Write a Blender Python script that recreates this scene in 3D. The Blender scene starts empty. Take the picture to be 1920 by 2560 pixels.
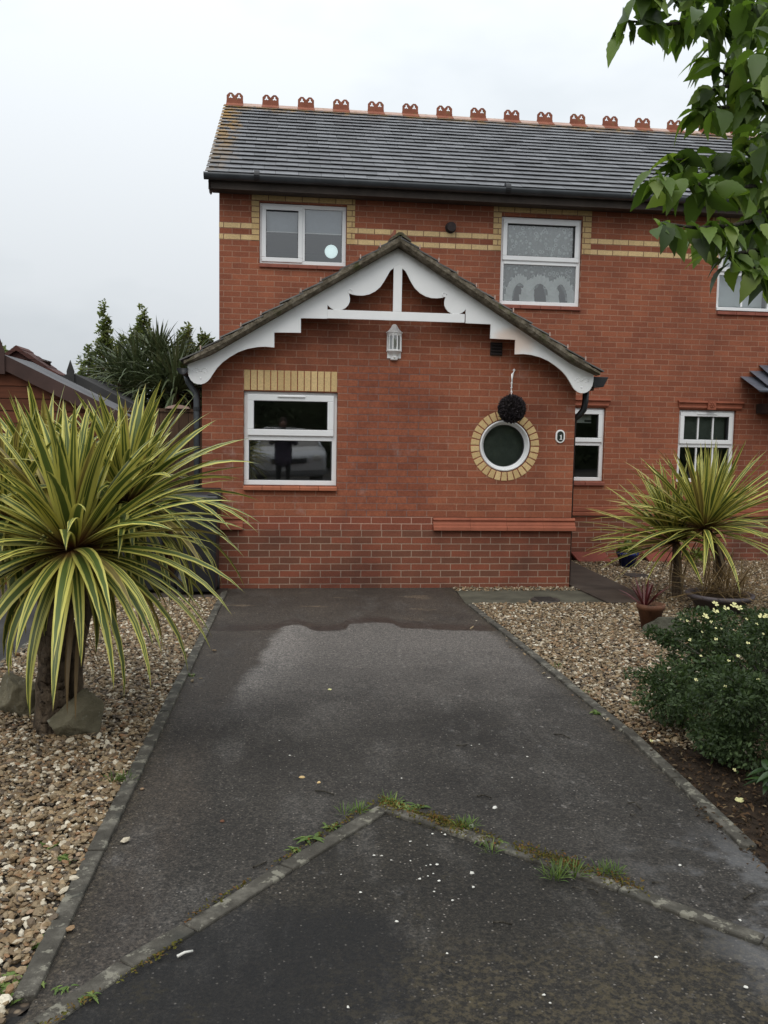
import bpy, bmesh, math, random
import numpy as np
from mathutils import Vector, Matrix
R_ = math.radians
scene = bpy.context.scene
COL = scene.collection

# ------------------------------------------------------------------ camera
CAM_H = 1.73
YAW, PITCH, ROLL, FPX = R_(6.704), R_(-5.237), R_(0.995), 2164.6
_f = np.array([math.sin(YAW)*math.cos(PITCH), math.cos(YAW)*math.cos(PITCH), math.sin(PITCH)])
_r0 = np.array([math.cos(YAW), -math.sin(YAW), 0.0]); _u0 = np.cross(_r0, _f)
_r = math.cos(ROLL)*_r0 + math.sin(ROLL)*_u0
_u = -math.sin(ROLL)*_r0 + math.cos(ROLL)*_u0
cam_d = bpy.data.cameras.new('camera'); cam = bpy.data.objects.new('camera', cam_d); COL.objects.link(cam)
cam_d.sensor_fit = 'VERTICAL'; cam_d.sensor_height = 36.0; cam_d.lens = FPX/2560*36.0
cam_d.clip_start = 0.05; cam_d.clip_end = 500
cam.matrix_world = Matrix(((_r[0], _u[0], -_f[0], 0), (_r[1], _u[1], -_f[1], 0), (_r[2], _u[2], -_f[2], CAM_H), (0, 0, 0, 1)))
scene.camera = cam

# ------------------------------------------------------------------ light
SUN_EL, SUN_AZ = 52.0, 205.0        # compass style: 0 = +y, clockwise; the sun stands behind the camera, a little left
scene.view_settings.view_transform = 'Standard'
scene.view_settings.look = 'None'
scene.view_settings.exposure = 0.0
scene.view_settings.gamma = 1.0
w = bpy.data.worlds.new('World'); scene.world = w; w.use_nodes = True
nt = w.node_tree; nt.nodes.clear()
def wn(t): return nt.nodes.new(t)
out = wn('ShaderNodeOutputWorld'); bg = wn('ShaderNodeBackground'); sky = wn('ShaderNodeTexSky')
sky.sky_type = 'NISHITA'; sky.sun_disc = False
sky.sun_elevation = R_(SUN_EL); sky.sun_rotation = R_(SUN_AZ)
sky.air_density = 1.0; sky.dust_density = 3.0; sky.ozone_density = 1.0
hs = wn('ShaderNodeHueSaturation'); hs.inputs['Saturation'].default_value = 0.12
nt.links.new(sky.outputs[0], hs.inputs['Color'])
tc = wn('ShaderNodeTexCoord'); mp = wn('ShaderNodeMapping'); mp.inputs['Scale'].default_value = (1.2, 1.2, 2.6)
nz = wn('ShaderNodeTexNoise'); nz.inputs['Scale'].default_value = 1.5; nz.inputs['Detail'].default_value = 5; nz.inputs['Roughness'].default_value = 0.55
nt.links.new(tc.outputs['Generated'], mp.inputs['Vector']); nt.links.new(mp.outputs[0], nz.inputs['Vector'])
cr = wn('ShaderNodeValToRGB')
cr.color_ramp.elements[0].position = 0.30; cr.color_ramp.elements[0].color = (5.9, 6.5, 7.0, 1)
cr.color_ramp.elements[1].position = 0.58; cr.color_ramp.elements[1].color = (7.95, 8.4, 8.8, 1)
nt.links.new(nz.outputs['Fac'], cr.inputs['Fac'])
sp = wn('ShaderNodeSeparateXYZ'); nt.links.new(tc.outputs['Generated'], sp.inputs[0])
gr = wn('ShaderNodeMapRange'); gr.inputs[1].default_value = 0.0; gr.inputs[2].default_value = 0.9; gr.inputs[3].default_value = 0.755; gr.inputs[4].default_value = 1.95
nt.links.new(sp.outputs['Z'], gr.inputs[0])
ml = wn('ShaderNodeMixRGB'); ml.blend_type = 'MULTIPLY'; ml.inputs[0].default_value = 1
nt.links.new(cr.outputs[0], ml.inputs[1]); nt.links.new(gr.outputs[0], ml.inputs[2])
mx = wn('ShaderNodeMixRGB'); mx.inputs[0].default_value = 0.88
nt.links.new(hs.outputs[0], mx.inputs[1]); nt.links.new(ml.outputs[0], mx.inputs[2])
nt.links.new(mx.outputs[0], bg.inputs['Color']); bg.inputs['Strength'].default_value = 0.105
nt.links.new(bg.outputs[0], out.inputs['Surface'])

sd = bpy.data.lights.new('sun', 'SUN'); sd.energy = 1.15; sd.angle = R_(45); sd.color = (1.0, 0.95, 0.88)
sun = bpy.data.objects.new('sun', sd); COL.objects.link(sun)
_sd = Vector((math.sin(R_(SUN_AZ))*math.cos(R_(SUN_EL)), math.cos(R_(SUN_AZ))*math.cos(R_(SUN_EL)), math.sin(R_(SUN_EL))))
sun.rotation_euler = _sd.to_track_quat('Z', 'Y').to_euler()

# ------------------------------------------------------------------ helpers: geometry
def gz(y):
    y = max(-3.0, min(12.1, y)); return 0.025*(9.51-y)
def ray(px, py): return _f + _r*(px-960)/FPX - _u*(py-1280)/FPX
def at(px, py, Y):
    d = ray(px, py); t = Y/d[1]; return Vector((d[0]*t, Y, d[2]*t+CAM_H))
def gp(px, py, dz=0.0):                       # point of the sloping ground under a spot of the photograph
    d = ray(px, py); t = (-CAM_H+0.025*9.51+dz)/(d[2]+0.025*d[1]); return Vector((d[0]*t, d[1]*t, d[2]*t+CAM_H))

def origin_of(o):
    v = Vector((0, 0, 0))
    while o is not None: v += o.location; o = o.parent
    return v

class MB:
    def __init__(s): s.v = []; s.f = []; s.uv = None
    def add(s, vs, fs):
        b = len(s.v); s.v += [tuple(p) for p in vs]; s.f += [tuple(i+b for i in f) for f in fs]; return s
    def box(s, x0, x1, y0, y1, z0, z1):
        return s.add([(x0,y0,z0),(x1,y0,z0),(x1,y1,z0),(x0,y1,z0),(x0,y0,z1),(x1,y0,z1),(x1,y1,z1),(x0,y1,z1)],
                     [(0,3,2,1),(4,5,6,7),(0,1,5,4),(1,2,6,5),(2,3,7,6),(3,0,4,7)])
    def hexa(s, p):      # 8 corner points, bottom ring then top ring
        return s.add(p, [(0,3,2,1),(4,5,6,7),(0,1,5,4),(1,2,6,5),(2,3,7,6),(3,0,4,7)])
    def prism_xz(s, poly, y0, y1):   # polygon in xz (counter-clockwise seen from -y), extruded in y
        n = len(poly)
        s.add([(x,y0,z) for x,z in poly]+[(x,y1,z) for x,z in poly],
              [tuple(range(n)), tuple(range(2*n-1, n-1, -1))]+[(i+n, (i+1)%n+n, (i+1)%n, i) for i in range(n)])
        return s
    def prism_yz(s, poly, x0, x1):
        n = len(poly)
        s.add([(x0,y,z) for y,z in poly]+[(x1,y,z) for y,z in poly],
              [tuple(range(n)), tuple(range(2*n-1, n-1, -1))]+[(i+n, (i+1)%n+n, (i+1)%n, i) for i in range(n)])
        return s
    def tube(s, pts, rad, n=8, cap=True):
        pts = [Vector(p) for p in pts]; m = len(pts)
        if not hasattr(rad, '__len__'): rad = [rad]*m
        rings = []; up = None
        for i, p in enumerate(pts):
            d = (pts[min(i+1, m-1)]-pts[max(i-1, 0)]).normalized()
            if up is None:
                up = d.orthogonal().normalized()
            up = (up - d*up.dot(d))
            up = up.normalized() if up.length > 1e-6 else d.orthogonal().normalized()
            sd_ = d.cross(up)
            rings.append([p+(up*math.cos(2*math.pi*k/n)+sd_*math.sin(2*math.pi*k/n))*rad[i] for k in range(n)])
        vs = [q for r in rings for q in r]; fs = []
        for i in range(m-1):
            for k in range(n):
                fs.append((i*n+k, i*n+(k+1)%n, (i+1)*n+(k+1)%n, (i+1)*n+k))
        if cap: fs += [tuple(range(n-1, -1, -1)), tuple(range((m-1)*n, m*n))]
        return s.add(vs, fs)
    def lathe(s, prof, c, n=24, cap=True, a0=0, a1=2*math.pi):   # prof: (r, z)
        full = abs(a1-a0-2*math.pi) < 1e-6; k = n if full else n+1
        vs = []; fs = []
        for r, z in prof:
            for i in range(k):
                a = a0+(a1-a0)*i/n; vs.append((c[0]+r*math.cos(a), c[1]+r*math.sin(a), c[2]+z))
        for j in range(len(prof)-1):
            for i in range(n):
                i2 = (i+1) % k
                fs.append((j*k+i, j*k+i2, (j+1)*k+i2, (j+1)*k+i))
        if cap: fs += [tuple(range(k-1, -1, -1)), tuple(range((len(prof)-1)*k, len(prof)*k))]
        return s.add(vs, fs)
    def ringdisc(s, c, prof, n=48):  # rings in the xz plane round c; prof: (radius, y)
        vs = []; fs = []
        for r, y in prof:
            for i in range(n):
                a = 2*math.pi*i/n; vs.append((c[0]+r*math.cos(a), y, c[1]+r*math.sin(a)))
        for j in range(len(prof)-1):
            for i in range(n):
                fs.append((j*n+i, (j+1)*n+i, (j+1)*n+(i+1)%n, j*n+(i+1)%n))
        return s.add(vs, fs)
    def ball(s, c, r, n=12, sc=(1,1,1)):
        m = n//2; vs = [(c[0], c[1], c[2]+r*sc[2])]; fs = []
        for j in range(1, m):
            t = math.pi*j/m
            for i in range(n):
                a = 2*math.pi*i/n
                vs.append((c[0]+r*sc[0]*math.sin(t)*math.cos(a), c[1]+r*sc[1]*math.sin(t)*math.sin(a), c[2]+r*sc[2]*math.cos(t)))
        vs.append((c[0], c[1], c[2]-r*sc[2]))
        for i in range(n): fs.append((0, 1+i, 1+(i+1)%n))
        for j in range(m-2):
            for i in range(n): fs.append((1+j*n+i, 1+(j+1)*n+i, 1+(j+1)*n+(i+1)%n, 1+j*n+(i+1)%n))
        for i in range(n): fs.append((1+(m-2)*n+i, len(vs)-1, 1+(m-2)*n+(i+1)%n))
        return s.add(vs, fs)
    def build(s, name, mat, parent=None, smooth=False, bevel=0, loc=None, fixn=False):
        me = bpy.data.meshes.new(name)
        o3 = origin_of(parent) if parent is not None else Vector(loc) if loc is not None else Vector((0,0,0))
        me.from_pydata([(p[0]-o3[0], p[1]-o3[1], p[2]-o3[2]) for p in s.v], [], s.f)
        if s.uv is not None:
            l = me.uv_layers.new(name='UVMap')
            l.data.foreach_set('uv', np.array(s.uv, np.float32).ravel())
        if fixn:
            bm = bmesh.new(); bm.from_mesh(me); bmesh.ops.recalc_face_normals(bm, faces=bm.faces); bm.to_mesh(me); bm.free()
        me.materials.append(mat)
        if smooth: me.polygons.foreach_set('use_smooth', [True]*len(me.polygons))
        o = bpy.data.objects.new(name, me); COL.objects.link(o)
        if parent is not None: o.parent = parent
        elif loc is not None: o.location = loc
        if bevel:
            b = o.modifiers.new('bevel', 'BEVEL'); b.width = bevel; b.segments = 2; b.limit_method = 'ANGLE'; b.angle_limit = R_(40)
        return o

def np_mesh(name, V, F, mat, parent=None, smooth=True, loc=None, uv=None):
    """V (n,3), F (m,k) arrays -> one mesh object"""
    V = np.asarray(V, np.float32).copy(); F = np.asarray(F, np.int32)
    o3 = origin_of(parent) if parent is not None else Vector(loc) if loc is not None else Vector((0,0,0))
    V -= np.array(o3, np.float32)
    me = bpy.data.meshes.new(name); m, k = F.shape
    me.vertices.add(len(V)); me.vertices.foreach_set('co', V.ravel())
    me.loops.add(m*k); me.loops.foreach_set('vertex_index', F.ravel())
    me.polygons.add(m); me.polygons.foreach_set('loop_start', np.arange(0, m*k, k, dtype=np.int32))
    me.polygons.foreach_set('use_smooth', np.full(m, smooth))
    if uv is not None:
        l = me.uv_layers.new(name='UVMap'); l.data.foreach_set('uv', np.asarray(uv, np.float32).ravel())
    me.update(calc_edges=True); me.validate()
    me.materials.append(mat)
    o = bpy.data.objects.new(name, me); COL.objects.link(o)
    if parent is not None: o.parent = parent
    elif loc is not None: o.location = loc
    return o

def tag(o, label=None, cat=None, group=None, kind=None):
    if label: o['label'] = label
    if cat: o['category'] = cat
    if group: o['group'] = group
    if kind: o['kind'] = kind
    return o
def thing(name, loc, label, cat, group=None):
    o = bpy.data.objects.new(name, None); COL.objects.link(o); o.location = loc; o.empty_display_size = 0.1
    return tag(o, label, cat, group)

# ------------------------------------------------------------------ helpers: materials
def newmat(name):
    m = bpy.data.materials.new(name); m.use_nodes = True; t = m.node_tree
    return m, t, t.nodes['Principled BSDF']
class T:
    """small node-tree writer"""
    def __init__(s, name):
        s.m, s.t, s.b = newmat(name)
    def n(s, typ, **kw):
        o = s.t.nodes.new(typ)
        for k, v in kw.items():
            if k in o.inputs.keys(): s.set(o.inputs[k], v)
            else: setattr(o, k, v)
        return o
    def set(s, inp, v):
        if isinstance(v, bpy.types.NodeSocket): s.t.links.new(v, inp)
        elif isinstance(v, (tuple, list)) and len(v) == 3 and inp.type == 'RGBA': inp.default_value = (*v, 1)
        else: inp.default_value = v
    def math(s, op, a, b=None, c=None, clamp=False):
        o = s.t.nodes.new('ShaderNodeMath'); o.operation = op; o.use_clamp = clamp
        s.set(o.inputs[0], a)
        if b is not None: s.set(o.inputs[1], b)
        if c is not None: s.set(o.inputs[2], c)
        return o.outputs[0]
    def mix(s, fac, a, b, blend='MIX'):
        o = s.t.nodes.new('ShaderNodeMixRGB'); o.blend_type = blend
        s.set(o.inputs[0], fac); s.set(o.inputs[1], a); s.set(o.inputs[2], b); return o.outputs[0]
    def smooth(s, x, a, b, lo=0.0, hi=1.0):
        o = s.t.nodes.new('ShaderNodeMapRange'); o.interpolation_type = 'SMOOTHSTEP'
        s.set(o.inputs[0], x); s.set(o.inputs[1], a); s.set(o.inputs[2], b); s.set(o.inputs[3], lo); s.set(o.inputs[4], hi)
        return o.outputs[0]
    def noise(s, scale, detail=3, rough=0.5, vec=None, dist=0.0):
        o = s.n('ShaderNodeTexNoise', Scale=scale, Detail=detail, Roughness=rough, Distortion=dist)
        s.t.links.new(vec if vec is not None else s.pos(), o.inputs['Vector']); return o.outputs['Fac']
    def pos(s):
        if not hasattr(s, '_p'): s._p = s.t.nodes.new('ShaderNodeNewGeometry').outputs['Position']
        return s._p
    def xyz(s):
        if not hasattr(s, '_x'):
            o = s.t.nodes.new('ShaderNodeSeparateXYZ'); s.t.links.new(s.pos(), o.inputs[0]); s._x = o.outputs
        return s._x
    def vec(s, x, y, z=0.0):
        o = s.t.nodes.new('ShaderNodeCombineXYZ'); s.set(o.inputs[0], x); s.set(o.inputs[1], y); s.set(o.inputs[2], z); return o.outputs[0]
    def ramp(s, fac, stops, interp='LINEAR'):
        o = s.t.nodes.new('ShaderNodeValToRGB'); o.color_ramp.interpolation = interp
        e = o.color_ramp.elements
        while len(e) < len(stops): e.new(0.5)
        for el, (p, c) in zip(e, stops): el.position = p; el.color = (*c, 1)
        s.set(o.inputs[0], fac); return o.outputs[0]
    def island(s): return s.t.nodes.new('ShaderNodeNewGeometry').outputs['Random Per Island']
    def bump(s, h, dist=0.01, strength=0.6):
        o = s.n('ShaderNodeBump', Strength=strength, Distance=dist, Height=h)
        s.t.links.new(o.outputs[0], s.b.inputs['Normal']); return o
    def out(s, col, rough=0.7, spec=0.5, metal=0.0):
        s.set(s.b.inputs['Base Color'], col); s.set(s.b.inputs['Roughness'], rough)
        s.set(s.b.inputs['Specular IOR Level'], spec); s.set(s.b.inputs['Metallic'], metal); return s.m

def plain(name, col, rough=0.6, spec=0.5, var=0.18, scale=6.0, bump=0.0, metal=0.0):
    t = T(name); n = t.noise(scale, 4, 0.6)
    lo = tuple(c*(1-var) for c in col); hi = tuple(min(1, c*(1+var)) for c in col)
    if bump: t.bump(t.noise(scale*9, 3), bump, 0.5)
    return t.out(t.ramp(n, [(0.3, lo), (0.7, hi)]), rough, spec, metal)

def brick_mat(name, axis, z0, c1, c2, mortar, off=0.0, stain=0.28, infill=False, msize=0.0055):
    t = T(name); X = t.xyz()
    h = X['X'] if axis == 'x' else X['Y']
    wob = t.math('MULTIPLY', t.math('SUBTRACT', t.noise(7, 2), 0.5), 0.006)
    wob2 = t.math('MULTIPLY', t.math('SUBTRACT', t.noise(5, 2, 0.5, t.vec(X['Y'], X['X'], X['Z'])), 0.5), 0.008)
    v = t.vec(t.math('ADD', t.math('ADD', h, off), wob2), t.math('ADD', t.math('SUBTRACT', X['Z'], z0), wob), 0.0)
    b = t.n('ShaderNodeTexBrick', Color1=c1, Color2=c2, Mortar=mortar, Scale=1.0)
    b.inputs['Mortar Size'].default_value = msize; b.inputs['Mortar Smooth'].default_value = 0.15
    b.inputs['Bias'].default_value = -0.1; b.inputs['Brick Width'].default_value = 0.225; b.inputs['Row Height'].default_value = 0.075
    b.offset = 0.5; t.t.links.new(v, b.inputs['Vector'])
    col = b.outputs['Color']
    if infill:      # the bricked-up doorway: rougher bricks, dull joints
        inside = t.math('MULTIPLY', t.smooth(t.math('ADD', X['X'], t.math('MULTIPLY', t.math('SUBTRACT', t.noise(4, 2), 0.5), 0.3)), 0.52, 0.80), t.smooth(t.math('ADD', X['X'], t.math('MULTIPLY', t.math('SUBTRACT', t.noise(4, 2), 0.5), 0.4)), 1.85, 1.45))
        inside = t.math('MULTIPLY', inside, t.smooth(X['Z'], 2.62, 2.35))
        mort = t.mix(t.math('MULTIPLY', t.math('MULTIPLY', inside, 0.75), b.outputs['Fac']), col, (0.165, 0.105, 0.10))
        rough_n = t.ramp(t.noise(26, 3), [(0.35, (0.80, 0.76, 0.78)), (0.65, (1.08, 1.04, 1.0))])
        col = t.mix(t.math('MULTIPLY', inside, 0.7), mort, t.mix(1.0, mort, rough_n, 'MULTIPLY'))
    big = t.ramp(t.noise(1.3, 5, 0.6), [(0.32, (1-stain, 1-stain, 1-stain*0.9)), (0.62, (1.05, 1.04, 1.02))])
    fine = t.ramp(t.noise(60, 3, 0.7), [(0.3, (0.80, 0.80, 0.80)), (0.7, (1.12, 1.12, 1.12))])
    col = t.mix(1.0, t.mix(1.0, col, big, 'MULTIPLY'), fine, 'MULTIPLY')
    stk = t.smooth(t.noise(1.0, 4, 0.6, t.vec(t.math('MULTIPLY', h, 7.0), t.math('MULTIPLY', X['Z'], 0.7), 2.0)), 0.55, 0.75)
    col = t.mix(t.math('MULTIPLY', stk, 0.16), col, (0.075, 0.05, 0.04))
    if infill:      # pale lime blooms
        bl = t.math('MULTIPLY', t.smooth(t.noise(3.1, 4, 0.65), 0.60, 0.74), 0.22)
        col = t.mix(bl, col, (0.42, 0.33, 0.30))
    hgt = t.math('ADD', t.math('MULTIPLY', t.math('SUBTRACT', 1.0, b.outputs['Fac']), 0.7), t.math('MULTIPLY', t.noise(110, 2), 0.3))
    t.bump(hgt, 0.006, 0.8)
    return t.out(col, 0.86, 0.25)

RED1, RED2 = (0.330, 0.110, 0.058), (0.240, 0.078, 0.044)
MORT = (0.37, 0.195, 0.128)
M = {}
M['brick_main'] = brick_mat('brick_main', 'x', 4.267, RED1, RED2, MORT, 0.02, 0.25)
M['brick_ext'] = brick_mat('brick_ext', 'x', 0.798, RED1, RED2, MORT, 0.09, 0.30, True)
M['brick_side'] = brick_mat('brick_side', 'y', 0.798, RED1, RED2, MORT)
M['brick_plinth'] = brick_mat('brick_plinth', 'x', 0.648, (0.255, 0.080, 0.046), (0.150, 0.066, 0.042), (0.36, 0.245, 0.18), 0.03, 0.42)
M['brick_new'] = brick_mat('brick_new', 'x', 0.648, (0.255, 0.078, 0.046), (0.215, 0.066, 0.040), (0.46, 0.28, 0.21), 0.15, 0.12)
M['brick_yellow'] = brick_mat('brick_yellow', 'x', 4.267, (0.70, 0.51, 0.265), (0.62, 0.445, 0.225), (0.22, 0.12, 0.075), 0.02, 0.14)
M['brick_quoin'] = brick_mat('brick_quoin', 'x', 4.267, (0.64, 0.45, 0.22), (0.55, 0.385, 0.18), (0.20, 0.11, 0.07), 0.44, 0.16)
M['terracotta'] = plain('terracotta', (0.285, 0.090, 0.050), 0.75, 0.3, 0.2, 5, 0.002)
M['sill_tile'] = plain('sill_tile', (0.40, 0.135, 0.070), 0.7, 0.3, 0.15, 8, 0.002)
M['sill_red'] = plain('sill_red', (0.255, 0.085, 0.058), 0.75, 0.3, 0.18, 8, 0.002)
M['upvc'] = plain('upvc', (0.80, 0.80, 0.795), 0.35, 0.5, 0.03, 3)
M['rubber'] = plain('rubber', (0.03, 0.03, 0.032), 0.6)
M['black_plastic'] = plain('black_plastic', (0.013, 0.014, 0.016), 0.45, 0.5, 0.3, 4)
M['gutter'] = plain('gutter', (0.040, 0.045, 0.050), 0.42, 0.5, 0.35, 3)
M['fascia'] = plain('fascia', (0.055, 0.042, 0.034), 0.7, 0.3, 0.3, 4)
M['dark_wood'] = plain('dark_wood', (0.045, 0.030, 0.024), 0.8, 0.2, 0.3, 4)
M['dark_inside'] = plain('dark_inside', (0.30, 0.28, 0.25), 0.9, 0.1, 0.1, 2)
M['vent_dark'] = plain('vent_dark', (0.035, 0.026, 0.025), 0.75, 0.3, 0.3, 20)
M['white_metal'] = plain('white_metal', (0.86, 0.85, 0.835), 0.45, 0.5, 0.06, 30)
M['concrete'] = None

def board_mat():
    t = T('painted_board'); X = t.xyz()
    n = t.noise(4, 4, 0.6)
    col = t.ramp(n, [(0.3, (0.81, 0.81, 0.80)), (0.7, (0.87, 0.865, 0.855))])
    # rust run on the right-hand board, ragged brown-grey band along the upper edge
    dx = t.math('DIVIDE', t.math('SUBTRACT', X['X'], 2.47), 0.30); dz = t.math('DIVIDE', t.math('SUBTRACT', X['Z'], 2.74), 0.20)
    d = t.math('ADD', t.math('MULTIPLY', dx, dx), t.math('MULTIPLY', dz, dz))
    col = t.mix(t.math('MULTIPLY', t.smooth(t.math('ADD', d, t.math('SUBTRACT', t.noise(6, 3), 0.5)), 1.0, 0.05), 0.55), col, (0.72, 0.48, 0.33))
    dist = t.math('SUBTRACT', t.math('SUBTRACT', 3.675, t.math('MULTIPLY', t.math('ABSOLUTE', t.math('SUBTRACT', X['X'], 1.194)), 0.5556)), X['Z'])
    gr_ = t.math('MULTIPLY', t.smooth(t.math('ADD', dist, t.math('MULTIPLY', t.math('SUBTRACT', t.noise(7, 4, 0.65), 0.5), 0.09)), 0.075, 0.0), 0.72)
    col = t.mix(gr_, col, (0.30, 0.27, 0.22))
    return t.out(col, 0.45, 0.4)
M['board'] = board_mat()

def slate_mat(name, base, lichen=True, rough=0.42):
    t = T(name); X = t.xyz(); isl = t.island()
    k = t.ramp(isl, [(0.0, tuple(c*0.72 for c in base)), (0.55, base), (1.0, tuple(c*1.55 for c in base))])
    k = t.mix(1.0, k, t.ramp(t.noise(9, 4, 0.65), [(0.3, (0.75, 0.75, 0.75)), (0.7, (1.25, 1.25, 1.25))]), 'MULTIPLY')
    if lichen:
        m = t.smooth(t.math('ADD', X['X'], t.math('MULTIPLY', t.math('SUBTRACT', t.noise(5, 4, 0.6), 0.5), 0.55)), -0.64, -0.82)
        m = t.math('MULTIPLY', m, t.smooth(t.noise(7, 3, 0.6), 0.40, 0.52))
        m = t.math('MULTIPLY', m, t.smooth(X['Z'], 4.9, 6.9, 0.22, 1.0))
        top = t.smooth(t.math('ADD', X['Z'], t.math('MULTIPLY', t.math('SUBTRACT', t.noise(3.2, 4, 0.6), 0.5), 0.75)), 6.93, 7.12)
        top = t.math('MULTIPLY', top, t.smooth(t.noise(11, 3, 0.6), 0.35, 0.6))
        m = t.math('MAXIMUM', m, t.math('MULTIPLY', top, 0.85))
        k = t.mix(m, k, t.ramp(t.noise(18, 3), [(0.3, (0.20, 0.115, 0.03)), (0.7, (0.36, 0.205, 0.05))]))
        rough = t.math('ADD', t.math('MULTIPLY', m, 0.4), rough)
    t.bump(t.noise(45, 4, 0.7), 0.004, 0.5)
    return t.out(k, rough, 0.55)
M['slate'] = slate_mat('slate', (0.088, 0.089, 0.094))
M['slate_ext'] = slate_mat('slate_ext', (0.10, 0.095, 0.088), False, 0.6)

def verge_mat():
    t = T('mossy_mortar'); n = t.noise(14, 5, 0.7)
    c = t.ramp(n, [(0.28, (0.045, 0.036, 0.026)), (0.5, (0.125, 0.105, 0.075)), (0.72, (0.23, 0.20, 0.155))])
    c = t.mix(t.math('MULTIPLY', t.smooth(t.noise(6, 4), 0.56, 0.70), 0.7), c, (0.055, 0.062, 0.02))
    t.bump(t.noise(32, 4, 0.7), 0.02, 0.9)
    return t.out(c, 0.95, 0.15)
M['verge'] = verge_mat()

def ridge_mat(name, a, b):
    t = T(name)
    c = t.ramp(t.noise(5, 4, 0.6), [(0.3, a), (0.7, b)])
    c = t.mix(t.math('MULTIPLY', t.smooth(t.noise(9, 4, 0.6), 0.58, 0.72), 0.8), c, (0.19, 0.15, 0.06))
    t.bump(t.noise(40, 3), 0.004, 0.5)
    return t.out(c, 0.85, 0.25)
M['crest'] = ridge_mat('crest', (0.20, 0.068, 0.042), (0.29, 0.108, 0.066))
M['ridge_pale'] = ridge_mat('ridge_pale', (0.38, 0.25, 0.20), (0.52, 0.38, 0.32))

def glass_mat():
    t = T('glass'); nt_ = t.t
    tr = t.n('ShaderNodeBsdfTransparent', Color=(0.90, 0.92, 0.90)); gl = t.n('ShaderNodeBsdfGlossy', Color=(1, 1, 1), Roughness=0.02)
    fr = t.n('ShaderNodeFresnel', IOR=1.5)
    f = t.math('ADD', t.math('MULTIPLY', fr.outputs[0], 1.8), 0.08, clamp=True)
    mxs = t.n('ShaderNodeMixShader'); t.set(mxs.inputs[0], f)
    nt_.links.new(tr.outputs[0], mxs.inputs[1]); nt_.links.new(gl.outputs[0], mxs.inputs[2])
    nt_.links.new(mxs.outputs[0], nt_.nodes['Material Output'].inputs['Surface'])
    nb = t.n('ShaderNodeBump', Strength=0.12, Distance=0.02, Height=t.noise(1.1, 1))
    nt_.links.new(nb.outputs[0], gl.inputs['Normal'])
    return t.m
M['glass'] = glass_mat()

def cutout_mat(name, dens, col, trans=0.35, pattern='lace'):
    t = T(name); nt_ = t.t; X = t.xyz()
    v = t.n('ShaderNodeTexVoronoi', Scale=15.0); nt_.links.new(t.pos(), v.inputs['Vector'])
    ring = t.math('SUBTRACT', 1.0, t.smooth(t.math('ABSOLUTE', t.math('SUBTRACT', v.outputs['Distance'], 0.30)), 0.04, 0.13))
    n = t.noise(38, 3, 0.7)
    a = t.math('ADD', dens, t.math('ADD', t.math('MULTIPLY', ring, 0.38), t.math('MULTIPLY', t.math('SUBTRACT', n, 0.5), 0.5)), clamp=True)
    df = t.n('ShaderNodeBsdfDiffuse', Color=col); tl = t.n('ShaderNodeBsdfTranslucent', Color=col)
    m1 = t.n('ShaderNodeMixShader', Fac=0.25); nt_.links.new(df.outputs[0], m1.inputs[1]); nt_.links.new(tl.outputs[0], m1.inputs[2])
    tp = t.n('ShaderNodeBsdfTransparent'); m2 = t.n('ShaderNodeMixShader'); t.set(m2.inputs[0], a)
    nt_.links.new(tp.outputs[0], m2.inputs[1]); nt_.links.new(m1.outputs[0], m2.inputs[2])
    nt_.links.new(m2.outputs[0], nt_.nodes['Material Output'].inputs['Surface'])
    return t.m
M['lace'] = cutout_mat('lace', 0.58, (0.88, 0.93, 0.93))
M['lace_low'] = cutout_mat('lace_low', 0.40, (0.88, 0.93, 0.93))
M['lace_frill'] = cutout_mat('lace_frill', 1.0, (0.97, 0.99, 0.99))
M['blind'] = plain('blind', (0.36, 0.39, 0.45), 0.8, 0.2, 0.05, 20)
M['blind_pale'] = plain('blind_pale', (0.62, 0.66, 0.62), 0.8, 0.2, 0.12, 9)
M['pale_reflection'] = plain('pale_reflection', (0.72, 0.78, 0.80), 0.85, 0.2, 0.05, 3)  # colour of a pale gable reflected in the upper right window
M['blind_green'] = plain('blind_green', (0.16, 0.19, 0.165), 0.8, 0.2, 0.08, 20)

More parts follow.
